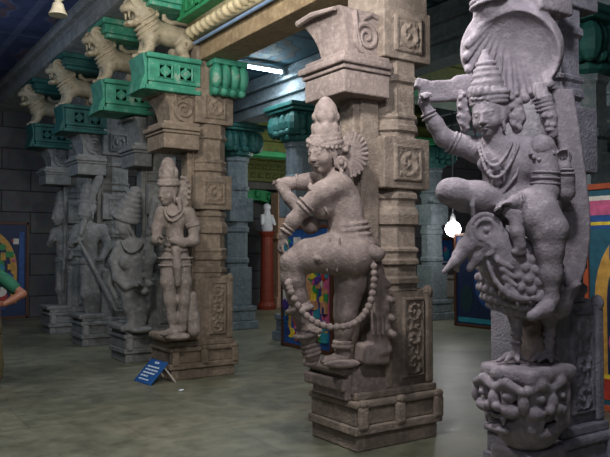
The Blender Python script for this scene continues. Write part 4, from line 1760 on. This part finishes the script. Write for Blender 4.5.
for i in range(9):
    a = -.6 + i * .5
    s.ball((141 + 10.5 * math.cos(a), 13 + 10.5 * math.sin(a), 7), 2.3, .7)
    s.ball((141 + 10.5 * math.cos(a), 13 + 10.5 * math.sin(a), -7), 2.3, .7)
s.build('body', LIONP, lion)
t = s.twin(.011)
t.chain([(186, 30, 0, 2.6), (189, 24, 0, 2.4), (185, 19, 0, 2.2), (176, 18, 0, 2.2), (166, 20, 0, 2.2), (160, 17, 0, 2.1), (160, 12, 0, 2), (165, 9, 0, 2.6), (170, 9, 0, 3.2), (174, 8, 0, 1.6)], 1.5)
t.build('tail', LIONP, lion)
for nm, lab in (('C', 'cream painted lion on the second teal bracket, between a bright and a dim one'),
                ('D', 'dim greyish lion on the bracket above the statue with the diagonal sword'),
                ('E', 'darkest lion on the last bracket close to the wall of stone blocks')):
    r = lion.copy()
    COL.objects.link(r)
    r.location.y += ROW1[nm] - yA
    r['label'] = lab
    for ch in lion.children:
        c = ch.copy()
        COL.objects.link(c)
        c.parent = r

# ------------------------------------------------------------------ framed devotional pictures leaning in the aisles
WOODF = plain('dark_brown_frame', (84, 50, 34), .45)
REDF = plain('red_orange_frame', (176, 84, 52), .45)


def P_(c, rough=.5):
    key = 'paint_%d_%d_%d' % c
    m = bpy.data.materials.get(key)
    return m or plain(key, c, rough, var=.18, scale=14)


def framed(label, c, w, h, facing, frame, bg, shapes, lean=0.0, fw=.06, gr=None):
    """c: middle of the lower edge on the ground; facing: yaw of the picture's front (0 = towards -Y)"""
    root = empty('framed_picture', c)
    tag(root, label, 'picture', gr)
    M = Matrix.Translation(Vector(c)) @ Matrix.Rotation(facing, 4, 'Z') @ Matrix.Rotation(-lean, 4, 'X')
    m = MB()
    for b in ((-w / 2, w / 2, 0, fw), (-w / 2, w / 2, h - fw, h), (-w / 2, -w / 2 + fw, 0, h), (w / 2 - fw, w / 2, 0, h)):
        m.box(b[0], b[1], -.03, .03, b[2], b[3], M, bev=.008)
    m.build('frame', frame, root)
    mats = [P_(bg)]
    m = MB()
    m.box(-w / 2 + fw * .8, w / 2 - fw * .8, -.008, .02, fw * .8, h - fw * .8, M)
    for k, sh in enumerate(shapes):
        col = P_(sh[0])
        if col not in mats:
            mats.append(col)
        m.mi = mats.index(col)
        y = -.010 - .0006 * k
        if sh[1] == 'r':
            x0, x1, z0, z1 = sh[2:]
            m.box(x0 * w, x1 * w, y, -.004, z0 * h, z1 * h, M)
        elif sh[1] == 'e':
            x, z, rx, rz = sh[2:]
            m.prism([(x * w + rx * w * math.cos(a), z * h + rz * h * math.sin(a)) for a in np.linspace(0, 2 * math.pi, 25)[:-1]], y, -.004, M)
        elif sh[1] == 'a':   # an arch band: half ring
            x, z, R, r, sq = sh[2:]
            o = [(x * w + R * w * math.cos(a), z * h + R * w * sq * math.sin(a)) for a in np.linspace(0, math.pi, 19)]
            i = [(x * w + r * w * math.cos(a), z * h + r * w * sq * math.sin(a)) for a in np.linspace(math.pi, 0, 19)]
            m.prism(o + i, y, -.004, M)
    m.build('painted_panel', mats, root)
    return root


BLUE, DBLUE, GOLD, RED, PINK, GRN, WHT, YEL, SKIN, TUR = (38, 84, 150), (24, 44, 84), (206, 158, 74), (178, 58, 46), (206, 96, 140), (60, 150, 84), (226, 222, 212), (228, 200, 60), (206, 150, 110), (50, 150, 170)


def deity(x=0.0, s=1.0):
    """a plain seated figure under an arch"""
    return [(GOLD, 'a', x, .52, .36 * s, .30 * s, 1.2), (GOLD, 'r', x - .36 * s, x - .30 * s, .16, .52), (GOLD, 'r', x + .30 * s, x + .36 * s, .16, .52),
            (GRN, 'e', x, .52, .24 * s, .24 * s), (RED, 'e', x, .24, .27 * s, .10 * s), (PINK, 'e', x, .36, .17 * s, .15 * s), (SKIN, 'e', x, .47, .13 * s, .10 * s),
            (SKIN, 'e', x, .61, .07 * s, .05 * s), (GOLD, 'e', x, .69, .075 * s, .06 * s), (YEL, 'e', x - .15 * s, .45, .05 * s, .10 * s), (YEL, 'e', x + .15 * s, .45, .05 * s, .10 * s),
            (WHT, 'r', x - .10 * s, x + .10 * s, .385, .40), (TUR, 'e', x - .2 * s, .30, .07 * s, .06 * s), (WHT, 'e', x + .2 * s, .28, .06 * s, .05 * s)]



def busy(seed, n, x0, x1, z0, z1):
    """many small painted flowers, ornaments and attendants"""
    r = random.Random(seed)
    cs = [GOLD, RED, PINK, GRN, WHT, YEL, SKIN, TUR, BLUE, (90, 60, 140), (40, 60, 120)]
    out = []
    for _ in range(n):
        x, z = r.uniform(x0, x1), r.uniform(z0, z1)
        if abs(x) < .13 and z > .35:
            continue
        if r.random() < .6:
            out.append((r.choice(cs), 'e', x, z, r.uniform(.015, .05), r.uniform(.012, .045)))
        else:
            a, b = r.uniform(.02, .05), r.uniform(.012, .05)
            out.append((r.choice(cs), 'r', x - a, x + a, z - b, z + b))
    return out


FX = -math.pi / 2   # facing -X
framed('colourful framed deity picture standing on the floor behind the dancing woman raised leg', (6.30, 9.30, 0), 1.45, 2.0, FX, WOODF, BLUE,
       deity(0, 1.0) + [(TUR, 'r', -.44, -.36, .2, .9), (YEL, 'r', -.42, -.38, .25, .5), (PINK, 'r', .34, .44, .2, .6), (YEL, 'e', -.3, .12, .08, .04), (GRN, 'e', .3, .12, .1, .04), (PINK, 'e', 0, .1, .14, .04)] + busy(4, 110, -.40, .40, .08, .92))
framed('dark framed picture leaning in the hall behind the peacock head', (11.0, 9.75, 0), 1.7, 1.95, FX, WOODF, DBLUE,
       [(BLUE, 'e', .1, .5, .28, .3), (TUR, 'r', -.44, .44, .05, .10), (DBLUE, 'e', .1, .45, .17, .22), ((30, 60, 70), 'e', -.3, .3, .1, .15)])
framed('framed deity picture with gold arch and pink top beside the bluish grey pillar', (6.42, 3.62, 0), 1.5, 2.27, FX, REDF, (34, 92, 112),
       [(WHT, 'r', -.46, .46, .925, .945), (PINK, 'r', -.46, .46, .86, .925), (BLUE, 'r', -.46, .46, .80, .86), (YEL, 'r', -.46, .46, .815, .83)] +
       [(GOLD, 'a', -.02, .50, .40, .31, 1.25), (GOLD, 'r', -.42, -.33, .10, .50), (GOLD, 'r', .29, .38, .10, .50), (DBLUE, 'e', -.02, .50, .31, .26), (DBLUE, 'r', -.33, .29, .1, .5),
        (WHT, 'e', -.2, .40, .10, .08), (PINK, 'e', -.2, .30, .12, .08), (SKIN, 'e', .05, .50, .12, .16), (RED, 'r', -.44, .44, .05, .14), (YEL, 'r', -.44, .44, .14, .16)] + busy(9, 40, -.28, .26, .12, .70))
framed('framed deity picture with gold arch against the wall of stone blocks at the aisle end', (2.75, 17.40, 0), 2.2, 2.25, 0, WOODF, DBLUE,
       deity(.02, 1.0) + [(BLUE, 'r', -.45, -.38, .2, .9), (BLUE, 'r', .40, .45, .2, .9)] + busy(2, 70, -.38, .38, .10, .85))
framed('small blue framed picture hung on the far wall under the bright lamp', (17.55, 17.46, 1.05), 1.0, .95, 0, WOODF, BLUE,
       [(WHT, 'e', -.15, .5, .12, .2), (TUR, 'e', .15, .45, .14, .22), (PINK, 'e', .1, .6, .06, .1), (WHT, 'r', -.4, .4, .12, .16)])

# white ledge and low wall at the far end
m = MB()
m.box(16.0, 20.0, 17.1, 17.495, 0, .62, bev=.02)
m.box(15.95, 20.05, 17.0, 17.495, .62, .74, bev=.02)
tag(m.build('wall_ledge', plain('pale_plaster', (196, 184, 172), .8)), 'pale plaster ledge along the far wall below the small blue picture', 'ledge')

# bright lamp
lp = empty('wall_lamp', at(453, 229, 15.2))
tag(lp, 'very bright bare lamp shining under the raised arm of the rider statue', 'lamp')
c = np.array(lp.location)
BULB = plain('lamp_globe', (255, 255, 255), .3, 0, (255, 252, 255), 14.0, 0)
m = MB(); m.ball(c, .17, seg=20); m.build('globe', BULB, lp, True)
m = MB(); m.lathe(c[0], c[1], [(.05, c[2] + .16), (.07, c[2] + .19), (.05, c[2] + .28), (.02, c[2] + .34)], 14); m.build('lamp_holder', plain('lamp_holder_metal', (150, 150, 150), .4), lp)
m = MB(); m.tube([(c[0], c[1], c[2] + .32), (c[0], c[1], 4.84)], .012, 8); m.build('hanging_rod', plain('rod_metal', (90, 90, 94), .4), lp)

# lit doorway beyond the second row
dr = empty('shrine_doorway', (9.9, 17.2, 0))
tag(dr, 'bright green arched shrine doorway with pinkish post at the far end of the hall', 'doorway')
m = MB()
m.box(8.4, 8.75, 16.9, 17.49, 0, 3.3, bev=.02)
m.box(10.95, 11.3, 16.9, 17.49, 0, 3.3, bev=.02)
m.box(8.3, 11.4, 16.85, 17.49, 3.3, 3.5, bev=.02)
m.build('stone_frame', ST_DK, dr)
m = MB()
for q in range(5):
    z = 3.5 + .25 * q
    m.box(8.2 + .18 * q, 11.5 - .18 * q, 16.7 + .06 * q, 17.49, z, z + .10, bev=.015)
    m.box(8.3 + .18 * q, 11.4 - .18 * q, 16.8 + .06 * q, 17.49, z + .10, z + .25)
    x = 8.4 + .18 * q
    while x < 11.3 - .18 * q:
        m.ball((x, 16.8 + .06 * q, z + .17), (.09, .05, .07), seg=8)
        x += .24
m.build('tiered_cornice', GOLDP, dr)
m = MB()
o = [(9.85 + 1.1 * math.cos(a), 2.55 + .75 * math.sin(a)) for a in np.linspace(0, math.pi, 17)]
i = [(9.85 + .72 * math.cos(a), 2.55 + .45 * math.sin(a)) for a in np.linspace(math.pi, 0, 17)]
m.prism(o + i, 17.0, 17.4)
m.box(8.75, 9.13, 17.0, 17.4, 1.6, 2.56)
m.box(10.57, 10.95, 17.0, 17.4, 1.6, 2.56)
for q in range(7):
    a = math.pi * (q + .5) / 7
    m.ball((9.85 + .93 * math.cos(a), 16.98, 2.55 + .62 * math.sin(a)), .12, seg=8)
m.build('green_arch', GREEN, dr)
m = MB(); m.box(8.78, 9.2, 17.2, 17.4, 0, 1.6); m.build('red_door', plain('red_brown_door', (120, 46, 34), .5), dr)
m = MB(); m.box(10.2, 10.75, 16.45, 16.84, 0, 3.2, bev=.015); m.box(10.12, 10.83, 16.38, 16.84, 0, .3, bev=.015); m.box(10.14, 10.81, 16.40, 16.84, 1.9, 2.05, bev=.015); m.build('pink_post', plain('pinkish_plaster', (190, 150, 128), .75), dr)
m = MB()
m.lathe(9.75, 16.3, [(.24, 0), (.26, .1), (.19, .2), (.16, 1.95), (.22, 2.05), (.24, 2.1)], 16)
tag(m.build('red_stand', plain('red_brown_post', (134, 54, 38), .5)), 'tall slim red brown stand in front of the far doorway', 'stand')
vs = Carve(0, 0, None, .02, (9.75, 16.3, 2.1), [(1, 0, 0), (0, 0, 1), (0, 1, 0)], 1.0)
vs.chain([(0, -.08, 0, .16), (0, -.3, 0, .14), (0, -.5, 0, .10)], .05)
vs.ball((0, -.66, 0), .11, .03)
vs.cap((-.15, -.42, 0), (-.2, -.2, -.08), .05, .04, .03)
vs.cap((.15, -.42, 0), (.2, -.2, -.08), .05, .04, .03)
tag(vs.build('white_figurine', plain('whitewash', (214, 212, 222), .7)), 'small white figurine on the tall red brown stand by the far doorway', 'figurine')

# ------------------------------------------------------------------ blue notice propped against the brown pillar
SB = plain('sign_blue', (24, 84, 150), .4)
SW = plain('sign_white', (214, 226, 236), .5, var=.05)
sc = at(142, 378, 8.42)
sc[2] = 0.0
sr = empty('notice_board', sc)
tag(sr, 'small blue notice board with white lines leaning on the floor before the brown pillar', 'sign')
M = Matrix.Translation(Vector(sc)) @ Matrix.Rotation(math.radians(-84), 4, 'Z') @ Matrix.Rotation(math.radians(-44), 4, 'X')
m = MB(); m.box(-.21, .21, -.008, .008, 0, .34, M, bev=.004); m.build('board', SB, sr)
m = MB()
rows = [(-.05, .05, .285, .312), (-.15, .15, .225, .245), (-.15, .15, .18, .20), (-.15, .13, .135, .155), (-.15, .02, .09, .11), (-.14, .10, .045, .06)]
random.seed(3)
for x0, x1, z0, z1 in rows:
    x = x0
    while x < x1 - .01:
        L = min(random.uniform(.04, .09), x1 - x)
        m.box(x, x + L, -.0105, -.0075, z0, z1, M)
        x += L + .012
m.build('lettering', SW, sr)
PALEW = plain('pale_wood', (190, 184, 174), .6)
for sg in (-1, 1):
    m = MB()
    m.tube([M @ Vector((-.16 * sg, .01, .28)), Vector(sc) + Vector((.36, .16 * sg, .0))], .012, 8)
    m.build('prop_leg', PALEW, sr)
m = MB()
p = at(181, 391, 1); t = (0.004 - 1.6) / (p[2] - 1.6)
p = CAM + (p - CAM) * t
m.ball((p[0], p[1], .012), (.03, .02, .012), seg=10)
m.ball((p[0] + .015, p[1] - .01, .018), (.015, .018, .01), seg=8)
tag(m.build('paper_scrap', SW), 'tiny white scrap of paper on the floor beside the blue notice board', 'litter')

# ------------------------------------------------------------------ hanging bell lamp at the aisle ceiling
bc = at(58, 11, 8.0)
br = empty('hanging_bell', bc)
tag(br, 'small pale bell hanging from the painted ceiling near the long beam', 'bell')
PB = plain('pale_brass', (200, 190, 166), .4)
m = MB()
m.lathe(bc[0], bc[1], [(.105, bc[2] - .05), (.10, bc[2] - .03), (.075, bc[2] + .02), (.06, bc[2] + .08), (.03, bc[2] + .11)], 20)
m.build('bell_cup', PB, br)
m = MB()
m.lathe(bc[0], bc[1], [(.02, bc[2] + .10), (.07, bc[2] + .14), (.03, bc[2] + .18), (.055, bc[2] + .23), (.02, bc[2] + .28)], 16)
m.build('knob', PB, br)
m = MB(); m.tube([(bc[0], bc[1], bc[2] + .27), (bc[0], bc[1], 5.56)], .012, 8); m.build('rod', PB, br)

# ------------------------------------------------------------------ visitor, mostly outside the picture
DV = 8.0
vr = empty('person', at(-14, 389, DV))
tag(vr, 'person in a green shirt and patterned wrap, mostly cut off, elbow bent', 'person')
SKIN_ = plain('brown_skin', (140, 92, 70), .55, var=.08)
SHIRT = plain('green_shirt', (32, 96, 72), .8, var=.2)
WRAP = stone('patterned_wrap', (70, 72, 40), (104, 84, 58), (46, 58, 44), 12, .1)
HAIR = plain('black_hair', (24, 20, 20), .5)
s = Carve(-14, 310, DV, .0125)
s.chain([(-14, 262, 0, 4.6), (-14, 270, 0, 5)], 2)
s.ell((-14, 284, 0), (13, 16, 9), None, 4)
s.ell((-13, 308, 0), (12, 12, 9), None, 4)
for sg in (-1, 1):
    s.chain([(-14 + sg * 6, 312, 0, 7.5), (-14 + sg * 5.6, 348, 1, 5.4), (-14 + sg * 5.2, 380, 1, 3.6)], 3)
    s.chain([(-14 + sg * 5.2, 385, 0, 3.6), (-14 + sg * 7, 388, -8, 3)], 2)
s.chain([(-2, 274, 0, 5.4), (10, 284, -2, 4.8), (22, 294, -4, 4.2), (12, 300, -12, 3.6), (4, 304, -18, 2.9)], 2)
carve_hand(s, (4, 304, -18), (-.9, -.2, -.3), (0, .4, -1), 13, 25, 1)
s.chain([(-26, 274, 0, 5.4), (-31, 294, -2, 4.4), (-24, 306, -12, 3.4)], 2)
carve_hand(s, (-24, 306, -12), (.8, -.2, -.4), (0, .4, -1), 13, 25, -1)
carve_head(s, (-14, 249, -1), 19.5, 60, 6, 0)
s.build('body', SKIN_, vr)
q = s.twin()
q.ell((-14, 285, 0), (14, 19, 10.2), None, 3)
q.cap((-6, 272, 0), (9, 283, -2), 6.6, 6, 3)
q.chain([(5, 280, -1, 6.2), (14, 288, -2.6, 6.4)], 2)
q.cap((-22, 272, 0), (-30, 287, -1), 6.6, 6, 3)
q.build('shirt', SHIRT, vr)
q = s.twin()
q.chain([(-14, 303, 0, 12.5), (-13, 330, 1, 13.5), (-12, 365, 1, 14), (-12, 374, 1, 14)], 3)
q.build('wrap', WRAP, vr)
q = s.twin()
q.ell((-12, 246, 2), (8.6, 9.5, 8.6), None, 2)
q.ball((-6, 252, 7), 4.6, 2)
q.build('hair', HAIR, vr)

# ------------------------------------------------------------------ lamps, camera, world
LAMP = plain('tube_glass', (255, 255, 255), .3, 0, (214, 236, 255), 38.0, 0)
FIX = plain('tube_fitting', (210, 212, 210), .4)


def tube_light(name_label, c, d, L, power, col, mat=LAMP, size=.06):
    """a fluorescent batten: fitting, glass tube, end caps, with its light"""
    c = np.array(c, float)
    d = nrm(d)
    root = empty('tube_light', c)
    tag(root, name_label, 'light')
    a, b = c - d * L / 2, c + d * L / 2
    ang = math.atan2(d[1], d[0])
    m = MB()
    m.box(-L / 2, L / 2, -.035, .035, .03, .08, Matrix.Translation(Vector(c)) @ Matrix.Rotation(ang, 4, 'Z'), bev=.006)
    m.build('fitting', FIX, root)
    m = MB()
    m.tube([a, b], .019, 12)
    m.build('glass_tube', mat, root, True)
    m = MB()
    m.tube([a - d * .03, a + d * .02], .023, 10)
    m.build('end_cap', FIX, root)
    m = MB()
    m.tube([b - d * .02, b + d * .03], .023, 10)
    m.build('end_cap', FIX, root)
    ld = bpy.data.lights.new('tube_light_glow', 'AREA')
    ld.shape = 'RECTANGLE'
    ld.size, ld.size_y = L, size
    ld.energy = power
    ld.color = col
    lo = bpy.data.objects.new('tube_light_glow', ld)
    lo.location = Vector(c) + Vector((0, 0, -.03))
    lo.rotation_euler = (0, 0, ang)
    COL.objects.link(lo)
    return root, lo


def point(loc, power, col, r=.15):
    ld = bpy.data.lights.new('point_light', 'POINT')
    ld.energy = power
    ld.color = col
    ld.shadow_soft_size = r
    lo = bpy.data.objects.new('point_light', ld)
    lo.location = loc
    COL.objects.link(lo)
    return lo


COOL = (.84, .91, 1.0)
# the visible batten under the side ceiling
_, lo = tube_light('glowing white fluorescent tube on the ceiling between the brown lintel and the bluish beam', (6.0, 10.3, 4.70), (1, 0, 0), .95, 38, COOL)
# aisle battens out of the picture above, then added fills and the globe's light
KEY = point((2.25, 3.55, 3.85), 200, (1.0, .96, .93), .14)
point((2.3, 1.75, 3.8), 165, (.97, .96, 1.0), .14)
point((1.6, 5.9, 4.4), 190, (1.0, .97, .91), .2)
point((-.6, -.2, 3.4), 80, (.86, .9, 1.0), .25)  # fill added above the camera for the statues' fronts, no lamp there
point((0.6, 11.4, 3.9), 60, (.55, .74, 1.0), .4)  # bluish light added to tint the far aisle, its ceiling and statues
point((9.4, 13.6, 3.3), 70, (.95, 1.0, .9), .3)  # added to brighten the far doorway, no fitting there
point((9.3, 6.0, 3.9), 60, (.9, .95, 1.0), .3)  # fill added for the dark side hall
point((15.0, 12.0, 4.4), 90, (.95, .95, 1.0), .3)  # fill added for the deep end of the hall
point(tuple(at(453, 229, 14.9)), 25, (1, .98, 1), .2)
point((5.0, 9.6, 4.6), 8, COOL, .3)  # weak added point beside the ceiling tube, no fitting of its own

w = bpy.data.worlds.new('World')
w.use_nodes = True
w.node_tree.nodes['Background'].inputs['Color'].default_value = (.35, .42, .55, 1)
w.node_tree.nodes['Background'].inputs['Strength'].default_value = .03
SC.world = w

cam = bpy.data.cameras.new('Camera')
cam.sensor_width = 36
cam.lens = 36 * FPX / 610
cam.clip_end = 100
co = bpy.data.objects.new('Camera', cam)
co.location = CAM
co.rotation_euler = (math.pi / 2 + PITCH, 0, -YAW)
COL.objects.link(co)
SC.camera = co
SC.view_settings.view_transform = 'Standard'
SC.view_settings.look = 'None'
SC.view_settings.exposure = 0.2
SC.view_settings.gamma = 1.0
SC.view_settings.use_curve_mapping = False
